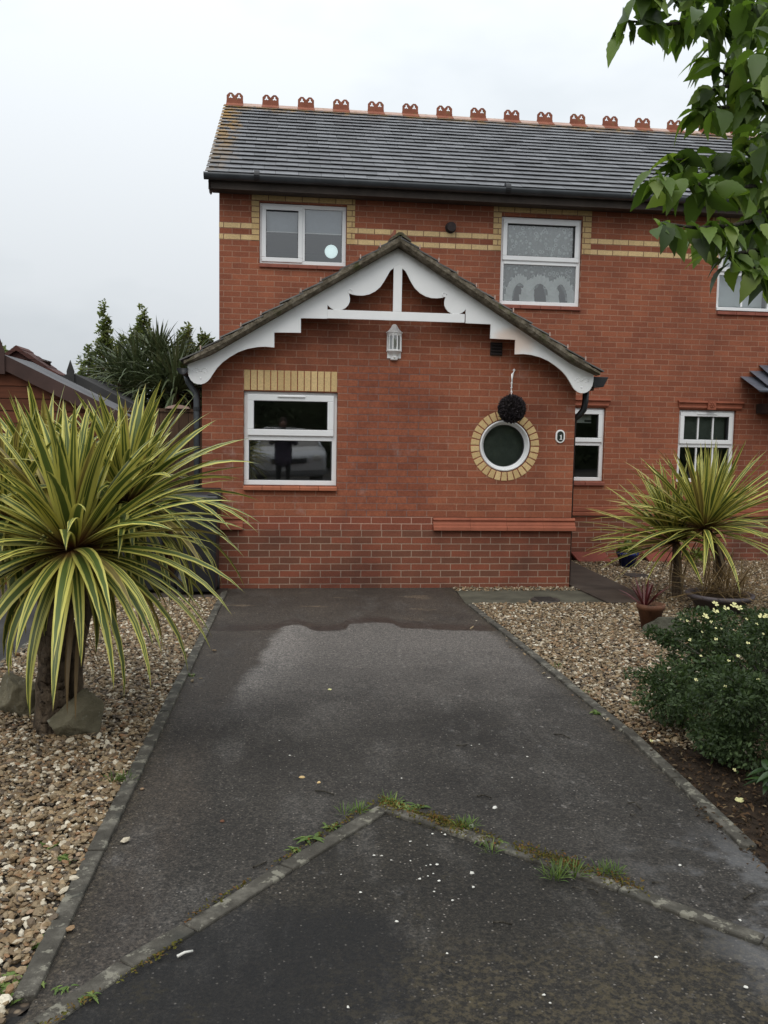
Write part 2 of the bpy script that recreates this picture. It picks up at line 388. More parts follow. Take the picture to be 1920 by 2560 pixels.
def tarmac_mat(name, road=False):
    t = T(name); X = t.xyz()
    n1 = t.noise(95, 3, 0.75); n2 = t.noise(1.7, 5, 0.62); n3 = t.noise(42, 4, 0.75)
    base = t.ramp(n2, [(0.3, (0.021, 0.0185, 0.016)), (0.7, (0.043, 0.039, 0.034))])
    if road: base = t.ramp(n2, [(0.3, (0.013, 0.0115, 0.0095)), (0.68, (0.027, 0.0235, 0.0185))])
    rough = 0.82
    if not road:
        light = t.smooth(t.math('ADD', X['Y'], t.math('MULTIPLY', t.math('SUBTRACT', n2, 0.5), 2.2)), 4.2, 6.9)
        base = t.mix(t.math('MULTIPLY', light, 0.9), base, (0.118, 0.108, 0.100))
        # the wet end of the drive by the house wall, with its scalloped edge
        fc = t.n('ShaderNodeFloatCurve'); cv = fc.mapping.curves[0]
        ptsx = [(-.8, 7.25), (-.1, 7.22), (.12, 7.42), (.25, 7.24), (.40, 7.15), (.53, 7.22), (.62, 7.46), (.92, 7.50), (1.04, 7.26), (1.3, 7.18), (1.6, 7.12), (1.9, 7.10)]
        while len(cv.points) < len(ptsx): cv.points.new(0.5, 0.5)
        for pnt, (qx, qy) in zip(cv.points, ptsx): pnt.location = ((qx+1)/3, qy-7.0)
        fc.mapping.update()
        t.set(fc.inputs['Value'], t.math('DIVIDE', t.math('ADD', X['X'], 1.0), 3.0))
        e2 = t.math('SUBTRACT', t.noise(6.0, 4, 0.6), 0.5)
        yb = t.math('ADD', t.math('ADD', 7.0, fc.outputs[0]), t.math('MULTIPLY', e2, 0.16))
        m1 = t.smooth(t.math('SUBTRACT', X['Y'], yb), -0.02, 0.05)
        xb = t.math('ADD', t.math('SUBTRACT', t.math('MULTIPLY', X['Y'], 0.14), 1.0), t.math('MULTIPLY', t.math('SUBTRACT', t.noise(2.6, 5, 0.65), 0.5), 0.22))
        m2 = t.math('MULTIPLY', t.smooth(t.math('SUBTRACT', xb, X['X']), -0.03, 0.07), t.smooth(X['Y'], 4.3, 5.3))
        m3 = t.math('MULTIPLY', t.smooth(t.math('ADD', X['X'], t.math('MULTIPLY', t.math('SUBTRACT', t.noise(1.2, 3), 0.5), 0.6)), -0.28, -0.45), t.smooth(X['Y'], 4.9, 4.0))
        wet = t.math('MAXIMUM', t.math('MAXIMUM', m1, m2), t.math('MULTIPLY', m3, 0.8))
        base = t.mix(wet, base, t.ramp(n2, [(0.3, (0.034, 0.028, 0.023)), (0.7, (0.062, 0.052, 0.042))]))
        pud = t.math('MULTIPLY', t.smooth(t.math('SUBTRACT', X['Y'], yb), -0.02, 0.04), t.smooth(t.math('SUBTRACT', X['Y'], yb), 0.40, 0.16))
        base = t.mix(t.math('MULTIPLY', pud, 0.6), base, (0.026, 0.022, 0.020))
        rim = t.math('MULTIPLY', t.math('MULTIPLY', t.smooth(t.math('SUBTRACT', X['X'], xb), 0.40, 0.0), t.math('SUBTRACT', 1.0, wet)), t.smooth(X['Y'], 4.5, 5.8))
        base = t.mix(t.math('MULTIPLY', rim, 0.6), base, (0.20, 0.185, 0.172))
        tan = t.math('MULTIPLY', t.smooth(t.noise(2.2, 4, 0.6, t.vec(t.math('MULTIPLY', X['X'], 0.8), t.math('MULTIPLY', X['Y'], 1.7), 9.0)), 0.60, 0.70), t.smooth(X['Y'], 7.2, 7.9))
        base = t.mix(t.math('MULTIPLY', tan, 0.35), base, (0.20, 0.15, 0.10))
        rough = t.math('SUBTRACT', 0.86, t.math('ADD', t.math('MULTIPLY', wet, 0.16), t.math('MULTIPLY', pud, 0.25)))
        dots = t.math('MULTIPLY', t.smooth(t.noise(17, 2, 0.5, t.vec(X['X'], t.math('MULTIPLY', X['Y'], 0.55), 5.0)), 0.66, 0.72), t.math('MULTIPLY', t.smooth(X['Y'], 7.0, 6.0), t.smooth(X['X'], 0.4, 1.2)))
        base = t.mix(t.math('MULTIPLY', dots, 0.45), base, (0.21, 0.20, 0.19))
    sk = t.math('MULTIPLY', t.smooth(t.noise(2.3, 6, 0.72, t.vec(t.math('MULTIPLY', X['X'], 1.5), t.math('MULTIPLY', X['Y'], 0.55), 1.0)), 0.50, 0.68), 0.45)
    base = t.mix(sk, base, (0.085, 0.080, 0.074))
    bd = t.math('MINIMUM', t.math('ADD', X['X'], 0.66), t.math('SUBTRACT', 1.84, X['X']))
    edg = t.smooth(t.math('ADD', bd, t.math('MULTIPLY', t.math('SUBTRACT', t.noise(6, 4, 0.7), 0.5), 0.22)), 0.12, 0.0)
    base = t.mix(t.math('MULTIPLY', edg, 0.0 if road else 0.75), base, t.ramp(t.noise(30, 3, 0.7), [(0.35, (0.020, 0.016, 0.012)), (0.7, (0.070, 0.058, 0.040))]))
    # worn blotches, pale chips, moss
    bl = t.math('MULTIPLY', t.smooth(t.noise(9, 5, 0.7, t.vec(X['X'], t.math('MULTIPLY', X['Y'], 0.8), 3.0)), 0.61, 0.72), 0.30)
    base = t.mix(bl, base, (0.16, 0.155, 0.15))
    vo = t.n('ShaderNodeTexVoronoi', Scale=75.0); t.t.links.new(t.pos(), vo.inputs['Vector'])
    sep = t.n('ShaderNodeSeparateColor'); t.t.links.new(vo.outputs['Color'], sep.inputs[0])
    chip = t.math('MULTIPLY', t.smooth(vo.outputs['Distance'], 0.34, 0.18), t.smooth(sep.outputs[0], 0.70, 0.97))
    base = t.mix(t.math('MULTIPLY', chip, 0.75), base, t.ramp(sep.outputs[1], [(0.0, (0.10, 0.09, 0.075)), (0.7, (0.19, 0.175, 0.155)), (1.0, (0.32, 0.30, 0.275))]))
    agg = t.ramp(n1, [(0.3, (0.32, 0.32, 0.32)), (0.5, (0.92, 0.92, 0.92)), (0.70, (2.2, 2.1, 2.0))])
    base = t.mix(1.0, base, agg, 'MULTIPLY')
    base = t.mix(1.0, base, t.ramp(n3, [(0.34, (0.62, 0.62, 0.62)), (0.66, (1.45, 1.42, 1.38))]), 'MULTIPLY')
    if road:
        moss = t.math('MULTIPLY', t.smooth(t.noise(3.1, 5, 0.7), 0.54, 0.68), t.smooth(t.noise(60, 2), 0.42, 0.6))
        base = t.mix(t.math('MULTIPLY', moss, 0.6), base, (0.070, 0.055, 0.026))
        wv = t.math('MULTIPLY', t.math('SUBTRACT', t.noise(2.6, 5, 0.65), 0.5), 0.5)
        dk = t.math('MULTIPLY', t.math('MULTIPLY', t.smooth(t.math('ADD', X['X'], wv), 0.42, 0.30), t.smooth(t.math('ADD', X['Y'], wv), 2.76, 2.66)), 0.62)
        br_ = t.math('MULTIPLY', t.math('MULTIPLY', t.smooth(t.math('ADD', X['Y'], wv), 2.62, 2.2), t.smooth(t.math('ADD', X['X'], wv), 0.0, 0.22)), t.smooth(t.noise(48, 3, 0.7), 0.46, 0.62))
        base = t.mix(t.math('MULTIPLY', br_, 0.45), base, (0.105, 0.082, 0.045))
        base = t.mix(dk, base, (0.0075, 0.0075, 0.0085))
    st = t.math('MULTIPLY', t.math('MULTIPLY', t.smooth(X['X'], 1.20, 1.5), t.smooth(X['Y'], 3.3, 2.9)), t.smooth(t.noise(3.4, 5, 0.7), 0.46, 0.62))
    base = t.mix(t.math('MULTIPLY', st, 0.38), base, (0.20, 0.20, 0.205))
    t.bump(t.math('ADD', t.math('MULTIPLY', n1, 0.6), t.math('MULTIPLY', n3, 0.5)), 0.010, 0.9)
    return t.out(base, rough, 0.35)
M['tarmac'] = tarmac_mat('tarmac'); M['road'] = tarmac_mat('road', True)
M['ground'] = plain('ground', (0.045, 0.043, 0.042), 0.9, 0.2, 0.35, 1.5, 0.01)
M['slab'] = plain('slab', (0.060, 0.046, 0.036), 0.75, 0.35, 0.35, 3.5, 0.004)
M['slab_green'] = plain('slab_green', (0.085, 0.080, 0.058), 0.85, 0.3, 0.4, 3.5, 0.004)
def kerb_mat():
    t = T('kerb_concrete')
    c = t.ramp(t.noise(11, 5, 0.65), [(0.3, (0.040, 0.036, 0.029)), (0.52, (0.076, 0.069, 0.056)), (0.74, (0.165, 0.152, 0.125))])
    c = t.mix(t.math('MULTIPLY', t.smooth(t.noise(15, 5, 0.7), 0.55, 0.61), 0.7), c, (0.25, 0.235, 0.185))
    c = t.mix(t.math('MULTIPLY', t.smooth(t.noise(5, 4, 0.6), 0.54, 0.66), 0.6), c, (0.045, 0.045, 0.038))
    t.bump(t.noise(90, 3, 0.7), 0.006, 0.7)
    return t.out(c, 0.9, 0.25)
M['kerb'] = kerb_mat()
def pebble_mat():
    t = T('pebbles'); i = t.island()
    c = t.ramp(i, [(0.0, (0.058, 0.046, 0.034)), (0.20, (0.125, 0.092, 0.060)), (0.36, (0.20, 0.135, 0.070)), (0.52, (0.20, 0.160, 0.105)),
                   (0.68, (0.30, 0.225, 0.135)), (0.80, (0.215, 0.118, 0.058)), (0.86, (0.38, 0.33, 0.25)), (1.0, (0.62, 0.58, 0.49))])
    c = t.mix(1.0, c, t.ramp(t.noise(130, 3, 0.6), [(0.3, (0.76, 0.73, 0.68)), (0.7, (1.24, 1.19, 1.10))]), 'MULTIPLY')
    return t.out(c, 0.62, 0.4)
M['pebble'] = pebble_mat()
def bed_mat():
    t = T('gravel_bed'); v = t.n('ShaderNodeTexVoronoi', Scale=42.0); t.t.links.new(t.pos(), v.inputs['Vector'])
    sp_ = t.n('ShaderNodeSeparateColor'); t.t.links.new(v.outputs['Color'], sp_.inputs[0])
    c = t.ramp(sp_.outputs[0], [(0.0, (0.05, 0.04, 0.03)), (0.4, (0.13, 0.095, 0.065)), (0.75, (0.20, 0.15, 0.10)), (1.0, (0.32, 0.26, 0.19))])
    c = t.mix(t.smooth(v.outputs['Distance'], 0.3, 0.62), c, (0.025, 0.02, 0.016))
    t.bump(t.math('SUBTRACT', 1.0, v.outputs['Distance']), 0.012, 0.9)
    return t.out(c, 0.85, 0.3)
M['bed'] = bed_mat()
M['soil'] = plain('soil', (0.032, 0.022, 0.015), 0.95, 0.15, 0.5, 14, 0.02)
def rock_mat(name, a, b):
    t = T(name); c = t.ramp(t.noise(8, 6, 0.68), [(0.3, a), (0.7, b)])
    c = t.mix(t.math('MULTIPLY', t.smooth(t.noise(22, 4, 0.6), 0.62, 0.7), 0.5), c, (0.26, 0.25, 0.2))
    t.bump(t.noise(28, 5, 0.7), 0.02, 0.7)
    return t.out(c, 0.9, 0.25)
M['rock'] = rock_mat('rock', (0.100, 0.088, 0.056), (0.200, 0.175, 0.115))
M['rock_grey'] = rock_mat('rock_grey', (0.060, 0.058, 0.042), (0.120, 0.115, 0.086))

def strap_mat(name, green, yellow, base, var=True):
    t = T(name); nt_ = t.t
    uv = t.n('ShaderNodeUVMap'); s_ = t.n('ShaderNodeSeparateXYZ'); nt_.links.new(uv.outputs[0], s_.inputs[0])
    u, v = s_.outputs[0], s_.outputs[1]; isl = t.island()
    n = t.n('ShaderNodeTexNoise', Scale=1.0, Detail=3.0); nt_.links.new(t.vec(t.math('MULTIPLY', u, 6.5), t.math('MULTIPLY', isl, 37.0), t.math('MULTIPLY', v, 0.5)), n.inputs['Vector'])
    edge = t.smooth(t.math('ABSOLUTE', t.math('SUBTRACT', u, 0.5)), 0.26, 0.32)
    st = t.math('MULTIPLY', t.smooth(n.outputs['Fac'], 0.55, 0.61), 0.85)
    amt = t.math('MAXIMUM', edge if var else t.math('MULTIPLY', edge, 0.25), st) if var else t.math('MULTIPLY', st, 0.3)
    g = t.mix(isl, green, tuple(c*0.62 for c in green))
    y = t.mix(t.math('MULTIPLY', isl, 0.5), yellow, tuple(0.5*(a+b) for a, b in zip(yellow, green)))
    c = t.mix(amt, g, y)
    c = t.mix(t.math('MULTIPLY', t.smooth(v, 0.30, 0.03), 0.9), c, base)
    c = t.mix(t.math('MULTIPLY', t.smooth(v, 0.93, 1.0), 0.6), c, (0.16, 0.09, 0.04))
    pick = t.math('MULTIPLY', t.smooth(t.math('FRACT', t.math('MULTIPLY', isl, 7.31)), 0.86, 0.9), 0.5 if var else 0.08)
    c = t.mix(pick, c, (0.30, 0.18, 0.07))
    t.out(c, 0.42, 0.4)
    tl = t.n('ShaderNodeBsdfTranslucent'); t.set(tl.inputs[0], c)
    ms = t.n('ShaderNodeMixShader', Fac=0.16); nt_.links.new(t.b.outputs[0], ms.inputs[1]); nt_.links.new(tl.outputs[0], ms.inputs[2])
    nt_.links.new(ms.outputs[0], nt_.nodes['Material Output'].inputs['Surface'])
    return t.m
M['strap'] = strap_mat('strap', (0.098, 0.142, 0.030), (0.63, 0.57, 0.135), (0.20, 0.075, 0.035))
M['strap_green'] = strap_mat('strap_green', (0.085, 0.112, 0.046), (0.17, 0.19, 0.085), (0.06, 0.06, 0.03), False)
M['strap_red'] = strap_mat('strap_red', (0.11, 0.022, 0.024), (0.17, 0.04, 0.035), (0.12, 0.02, 0.02), False)
M['straw'] = strap_mat('straw', (0.22, 0.145, 0.062), (0.32, 0.22, 0.10), (0.15, 0.10, 0.05), False)
def leaf_mat(name, cols, rough=0.5, trans=0.22, spec=0.35):
    t = T(name); nt_ = t.t
    c = t.ramp(t.island(), cols)
    c = t.mix(1.0, c, t.ramp(t.noise(3.0, 3), [(0.3, (0.8, 0.8, 0.8)), (0.7, (1.15, 1.15, 1.15))]), 'MULTIPLY')
    t.out(c, rough, spec)
    tl = t.n('ShaderNodeBsdfTranslucent'); t.set(tl.inputs[0], t.mix(1.0, c, (1.5, 1.7, 0.7), 'MULTIPLY'))
    ms = t.n('ShaderNodeMixShader', Fac=trans); nt_.links.new(t.b.outputs[0], ms.inputs[1]); nt_.links.new(tl.outputs[0], ms.inputs[2])
    nt_.links.new(ms.outputs[0], nt_.nodes['Material Output'].inputs['Surface'])
    return t.m
M['cherry'] = leaf_mat('cherry', [(0.0, (0.040, 0.066, 0.017)), (0.5, (0.090, 0.145, 0.029)), (0.8, (0.145, 0.215, 0.042)), (1.0, (0.19, 0.25, 0.055))], 0.45, 0.36)
M['shrub'] = leaf_mat('shrub', [(0.0, (0.026, 0.043, 0.016)), (0.6, (0.050, 0.080, 0.028)), (1.0, (0.085, 0.125, 0.045))], 0.6, 0.22)
M['bay'] = leaf_mat('bay', [(0.0, (0.08, 0.10, 0.04)), (0.6, (0.15, 0.18, 0.07)), (1.0, (0.30, 0.31, 0.15))], 0.45, 0.35)
M['hedge'] = leaf_mat('hedge', [(0.0, (0.03, 0.045, 0.02)), (1.0, (0.075, 0.095, 0.04))], 0.6, 0.1)
M['weed'] = leaf_mat('weed', [(0.0, (0.060, 0.105, 0.022)), (0.6, (0.105, 0.165, 0.035)), (1.0, (0.19, 0.23, 0.06))], 0.55, 0.2)
M['limegreen'] = leaf_mat('limegreen', [(0.0, (0.06, 0.10, 0.02)), (1.0, (0.20, 0.24, 0.05))], 0.5, 0.2)
M['laurel'] = leaf_mat('laurel', [(0.0, (0.022, 0.05, 0.014)), (1.0, (0.045, 0.085, 0.022))], 0.3, 0.15, 0.5)
M['moss'] = leaf_mat('moss', [(0.0, (0.05, 0.045, 0.012)), (0.5, (0.12, 0.115, 0.025)), (1.0, (0.16, 0.075, 0.03))], 0.9, 0.1, 0.1)
M['litter'] = leaf_mat('litter', [(0.0, (0.022, 0.015, 0.009)), (0.5, (0.048, 0.028, 0.015)), (0.85, (0.085, 0.048, 0.022)), (1.0, (0.17, 0.125, 0.07))], 0.85, 0.1, 0.2)
M['petal'] = plain('petal', (0.66, 0.64, 0.58), 0.7, 0.2, 0.1, 40)
M['flower'] = plain('flower', (0.74, 0.70, 0.34), 0.7, 0.2, 0.08, 40)
M['ball'] = leaf_mat('ball', [(0.0, (0.022, 0.018, 0.020)), (1.0, (0.062, 0.050, 0.054))], 0.8, 0.05, 0.2)
def bark_mat(name, a, b, sc=30):
    t = T(name); X = t.xyz()
    n = t.noise(sc, 4, 0.7, t.vec(X['X'], X['Y'], t.math('MULTIPLY', X['Z'], 0.35)))
    t.bump(n, 0.02, 1.0)
    return t.out(t.ramp(t.math('ADD', n, t.math('MULTIPLY', t.math('SUBTRACT', t.noise(7, 3), 0.5), 0.4)), [(0.32, a), (0.68, b)]), 0.95, 0.15)
M['bark'] = bark_mat('bark', (0.034, 0.025, 0.018), (0.155, 0.115, 0.078))
M['twig'] = bark_mat('twig', (0.028, 0.024, 0.019), (0.10, 0.09, 0.072), 60)
def plank_mat(name, a, b, pitch, axis='z', groove=0.10):
    t = T(name); X = t.xyz(); k = X[{'x': 'X', 'y': 'Y', 'z': 'Z'}[axis]]
    q = t.math('DIVIDE', k, pitch); fr = t.math('FRACT', t.math('ADD', q, 100.0)); fl = t.math('FLOOR', t.math('ADD', q, 100.0))
    wn_ = t.n('ShaderNodeTexWhiteNoise', noise_dimensions='1D'); t.set(wn_.inputs['W'], fl)
    g = t.noise(5, 5, 0.65, t.vec(t.math('MULTIPLY', X['X'], 1.0 if axis == 'z' else 9.0), X['Y'], t.math('MULTIPLY', X['Z'], 9.0 if axis == 'z' else 1.0)))
    c = t.ramp(t.math('ADD', t.math('MULTIPLY', g, 0.7), t.math('MULTIPLY', wn_.outputs[0], 0.3)), [(0.3, a), (0.7, b)])
    gr_ = t.smooth(fr, groove, groove*0.3)
    c = t.mix(t.math('MULTIPLY', gr_, 0.8), c, tuple(x*0.3 for x in a))
    t.bump(t.math('SUBTRACT', fr, t.math('MULTIPLY', gr_, 0.6)), 0.012, 0.9)
    return t.out(c, 0.8, 0.25)
M['shiplap'] = plank_mat('shiplap', (0.098, 0.034, 0.018), (0.165, 0.058, 0.030), 0.135)
M['fence'] = plank_mat('fence', (0.060, 0.034, 0.020), (0.110, 0.066, 0.040), 0.11, 'x')
M['shed_trim'] = plain('shed_trim', (0.060, 0.034, 0.028), 0.75, 0.3, 0.2, 3)
M['felt'] = plain('felt', (0.135, 0.135, 0.14), 0.9, 0.2, 0.22, 3, 0.004)
M['felt_dark'] = plain('felt_dark', (0.048, 0.047, 0.046), 0.9, 0.2, 0.3, 3, 0.004)
M['red_tile'] = plank_mat('red_tile', (0.055, 0.024, 0.020), (0.095, 0.040, 0.031), 0.30)
M['red_paint'] = plain('red_paint', (0.19, 0.052, 0.036), 0.7, 0.3, 0.25, 5, 0.003)
M['pot_clay'] = plain('pot_clay', (0.135, 0.058, 0.030), 0.7, 0.35, 0.35, 9, 0.004)
M['pot_blue'] = plain('pot_blue', (0.012, 0.022, 0.14), 0.25, 0.6, 0.2, 6)
M['pot_purple'] = plain('pot_purple', (0.088, 0.074, 0.078), 0.6, 0.4, 0.25, 6)
M['lead'] = plain('lead', (0.105, 0.115, 0.14), 0.45, 0.5, 0.3, 7, 0.004)
M['iron'] = plain('iron', (0.040, 0.033, 0.028), 0.7, 0.4, 0.35, 9, 0.004)
M['bin_lid_green'] = plain('bin_lid_green', (0.012, 0.042, 0.030), 0.4, 0.5, 0.2, 5)
M['plaque'] = plain('plaque', (0.020, 0.028, 0.022), 0.3, 0.5, 0.2, 8)
M['bulb'] = plain('bulb', (0.62, 0.60, 0.55), 0.3, 0.5, 0.1, 8)
M['car_paint'] = plain('car_paint', (0.72, 0.73, 0.74), 0.25, 0.6, 0.05, 2, 0, 0.3)
M['car_glass'] = plain('car_glass', (0.02, 0.022, 0.024), 0.08, 0.6, 0.1, 2)
def glow(name, col, strength):
    t = T(name); t.out(col, 0.5); t.set(t.b.inputs['Emission Color'], col); t.b.inputs['Emission Strength'].default_value = strength; return t.m
M['lamp_glow'] = glow('lamp_glow', (0.72, 0.90, 0.92), 0.9)
#PART2
# ------------------------------------------------------------------ the setting
XC, YE, YM = 1.197, 9.51, 12.03
XL, XR = -0.866, 3.268
rnd = random.Random(7)
def sheet(name, poly, mat, dz, kind='structure'):
    """a flat sheet that follows the slope of the plot, dz above it"""
    mb = MB(); mb.add([(x, y, gz(y)+dz) for x, y in poly], [tuple(range(len(poly)))])
    o = mb.build(name, mat); o['kind'] = kind; return o
mb = MB(); rows = [-90, -3, 12.1, 150]
mb.add([(x, y, gz(y)-0.02) for y in rows for x in (-150, 150)], [(0,1,3,2), (2,3,5,4), (4,5,7,6)])
mb.build('ground', M['ground'])['kind'] = 'structure'

LX0, LX1 = -0.585, -0.665       # left border of the drive: at the house, at the road
def lx(y): return LX1 + (LX0-LX1)*(y-2.2)/(9.3-2.2)
def rx(y): return 1.85 if y > 4.4 else 1.85-0.06*(4.4-y)
APEX = (0.425, 3.53)
VL = [APEX, (0.001, 3.023), (-0.300, 2.649), (-0.464, 2.47), (-0.64, 2.22), (-1.0, 1.72), (-1.6, 0.9)]
VR = [APEX, (0.842, 3.136), (1.192, 2.772), (1.510, 2.417), (1.95, 1.93), (2.6, 1.2)]
sheet('driveway', [(lx(9.5), 9.505)]+[(x, y) for x, y in ((lx(y_), y_) for y_ in (8, 6, 4, 2.25))]+[(-.70, 2.18), (-.60, 2.22), (VL[3][0]+.03, VL[3][1]-.03), (VL[2][0]+.03, VL[2][1]-.03), (VL[1][0]+.03, VL[1][1]-.03), (APEX[0], APEX[1]-.04), (VR[1][0]-.02, VR[1][1]-.03), (VR[2][0]-.02, VR[2][1]-.03), (VR[3][0]-.02, VR[3][1]-.03), (VR[4][0]-.02, VR[4][1]-.03), (1.80, 2.6), (rx(3.3), 3.3), (rx(4.4), 4.4), (1.85, 8.35), (1.9, 9.505)], M['tarmac'], 0.0)
sheet('road', [(-1.6, 1.4), (-1.0, 1.95), (-.70, 2.25), (lx(2.25), 2.25), (lx(4.2), 4.2), (rx(4.2), 4.2), (1.80, 2.6), VR[4], VR[5], (40, 1.0), (40, -9), (-40, -9), (-40, 0.9)], M['road'], -0.004)
sheet('gravel_bed', [(-1.90, 8.9), (-1.93, 5.0), (-2.0, 1.9), (-0.9, 1.9), (lx(2.3), 2.3), (lx(9.0), 8.9)], M['bed'], -0.008)
sheet('gravel_bed', [(rx(3), 3.0), (6.0, 2.5), (9.0, 5.0), (9.0, 12.0), (3.27, 12.0), (3.27, 9.5), (1.9, 9.5), (1.86, 8)], M['bed'], -0.012)
sheet('soil', [(rx(2.7), 2.5), (rx(3.3)+0.02, 3.3), (rx(4.3), 4.3), (2.6, 5.2), (3.6, 5.2), (4.2, 2.2), (2.2, 1.9)], M['soil'], 0.0)
a = [gp(1140, 1476), gp(1330, 1470), gp(1474, 1472), gp(1520, 1512), gp(1330, 1512), gp(1165, 1512)]
sheet('path', [(p.x, p.y) for p in (a[0], a[5], a[4], a[3], a[2], a[1])], M['slab_green'], 0.004)
b = [gp(1424, 1404), gp(1440, 1412), gp(1536, 1458), gp(1640, 1508), gp(1522, 1512), gp(1424, 1466)]
mb = MB(); pts = [(p.x, p.y) for p in b][::-1]; n = len(pts)
mb.add([(x, y, gz(y)-0.02) for x, y in pts]+[(x, y, gz(y)+0.022) for x, y in pts], [tuple(range(n, 2*n))]+[(i, (i+1) % n, (i+1) % n+n, i+n) for i in range(n)])
o = mb.build('path', M['slab']); o['kind'] = 'structure'
sheet('pavement', [(-0.866, 9.5), (-3.5, 9.5), (-3.5, 8.88), (lx(9), 8.88), (lx(9.5), 9.5)], M['slab'], 0.003)

# border kerbs, one stone at a time
def kerb_run(pts, width, label, group, length=0.91, lift=0.018, side=1):
    segs = []
    for (x0, y0), (x1, y1) in zip(pts[:-1], pts[1:]):
        L = math.hypot(x1-x0, y1-y0); n = max(1, round(L/length))
        for i in range(n):
            segs.append(((x0+(x1-x0)*i/n, y0+(y1-y0)*i/n), (x0+(x1-x0)*(i+1)/n, y0+(y1-y0)*(i+1)/n)))
    for (x0, y0), (x1, y1) in segs:
        d = Vector((x1-x0, y1-y0, 0)); L = d.length; d /= L; nrm = Vector((-d.y, d.x, 0))*side
        g = 0.003; jz = rnd.uniform(-0.004, 0.004); jx = rnd.uniform(-0.004, 0.004)
        jx -= .008; p0 = Vector((x0, y0, 0))+d*g+nrm*jx; p1 = Vector((x1, y1, 0))-d*g+nrm*(jx+rnd.uniform(-.003, .003))
        q = [p0, p1, p1+nrm*(width+.008), p0+nrm*(width+.008)]
        if side < 0: q = [q[0], q[3], q[2], q[1]]
        mb = MB(); mb.hexa([(p.x, p.y, gz(p.y)-0.10) for p in q]+[(p.x, p.y, gz(p.y)+lift+jz) for p in q])
        o = mb.build('edging_kerb', M['kerb'], loc=((x0+x1)/2, (y0+y1)/2, gz((y0+y1)/2)), bevel=0.006)
        tag(o, label, 'kerb', group)
kerb_run([(lx(9.25), 9.25), (lx(2.31), 2.31)], 0.055, 'lichen-spotted concrete edging stone in the row between the left gravel and the drive', 'edging stones along the left of the drive', side=-1)
kerb_run([(rx(8.35), 8.35), (rx(4.4), 4.4), (rx(3.0), 3.0)], 0.052, 'grey concrete edging stone in the row between the right gravel and the drive', 'edging stones along the right of the drive')
kerb_run(VL[:2]+VL[2:5]+VL[5:], 0.058, 'flush grey kerb stone in the line slanting down to the left across the tarmac', 'flush kerb stones of the left slanting line', 1.0, 0.006, side=1)
kerb_run(VR, 0.052, 'flush mossy kerb stone in the line slanting down to the right across the tarmac', 'flush kerb stones of the right slanting line', 1.0, 0.008, side=-1)
kerb_run([(-1.865, 8.6), (-1.95, 3.0)], 0.06, 'grey kerb stone in the row on the far left of the gravel bed', 'kerb stones along the left of the gravel bed', side=-1)

# gravel: real stones, one mesh
_t = (1+5**.5)/2
ICO_V = np.array([(-1,_t,0),(1,_t,0),(-1,-_t,0),(1,-_t,0),(0,-1,_t),(0,1,_t),(0,-1,-_t),(0,1,-_t),(_t,0,-1),(_t,0,1),(-_t,0,-1),(-_t,0,1)], np.float32)/math.hypot(1, _t)
ICO_F = np.array([(0,11,5),(0,5,1),(0,1,7),(0,7,10),(0,10,11),(1,5,9),(5,11,4),(11,10,2),(10,7,6),(7,1,8),(3,9,4),(3,4,2),(3,2,6),(3,6,8),(3,8,9),(4,9,5),(2,4,11),(6,2,10),(8,6,7),(9,8,1)], np.int32)
def stones(name, areas, mat, seed=1, parent=None):
    g = np.random.default_rng(seed); P = []
    for (inside, x0, x1, y0, y1, dens) in areas:
        n = int((x1-x0)*(y1-y0)*dens); x = g.uniform(x0, x1, n); y = g.uniform(y0, y1, n)
        k = inside(x, y); P.append(np.stack([x[k], y[k]], 1))
    P = np.concatenate(P); n = len(P)
    s = np.clip(g.lognormal(math.log(0.0112), 0.36, n), 0.005, 0.026)
    sc = np.stack([s*1.1, s*g.uniform(0.55, 0.9, n), s*g.uniform(0.30, 0.58, n)], 1)
    V = ICO_V[None]*(1+g.uniform(-0.22, 0.22, (n, 12, 1)))*sc[:, None, :]
    az = g.uniform(0, 2*math.pi, n); ti = g.normal(0, 0.38, n)
    c, s_ = np.cos(ti), np.sin(ti); x, z = V[..., 0]*c[:, None]-V[..., 2]*s_[:, None], V[..., 0]*s_[:, None]+V[..., 2]*c[:, None]
    c, s_ = np.cos(az), np.sin(az); X = x*c[:, None]-V[..., 1]*s_[:, None]; Y = x*s_[:, None]+V[..., 1]*c[:, None]
    zz = 0.025*(9.51-np.clip(P[:, 1], -3, 12.1))+g.uniform(-0.004, 0.016, n)
    W = np.stack([X+P[:, :1], Y+P[:, 1:], z+zz[:, None]], -1).reshape(-1, 3)
    F = (ICO_F[None]+(np.arange(n)*12)[:, None, None]).reshape(-1, 3)
    return np_mesh(name, W, F, mat, parent, False)
nslot = lambda x, y: (x < LX1+(LX0-LX1)*(y-2.2)/7.1-0.055) & (x > -1.90-0.015*(8.6-y)) & ((x-(-0.64))*0.85+(y-2.22)*1.0 > -0.28-0.9*(x < -0.75))
o = stones('gravel', [(lambda x, y: np.random.default_rng(9).random(x.shape) < np.exp(-(x+.68)/.05), -.68, -.40, 2.4, 8.8, 120), (lambda x, y: nslot(x, y), -2.05, -0.55, 2.0, 4.6, 5200), (lambda x, y: nslot(x, y), -2.0, -0.55, 4.6, 8.85, 4200)], M['pebble'], 1)
o['kind'] = 'stuff'
tag(o, 'loose tan and brown gravel around the big striped palm on the left', 'gravel')
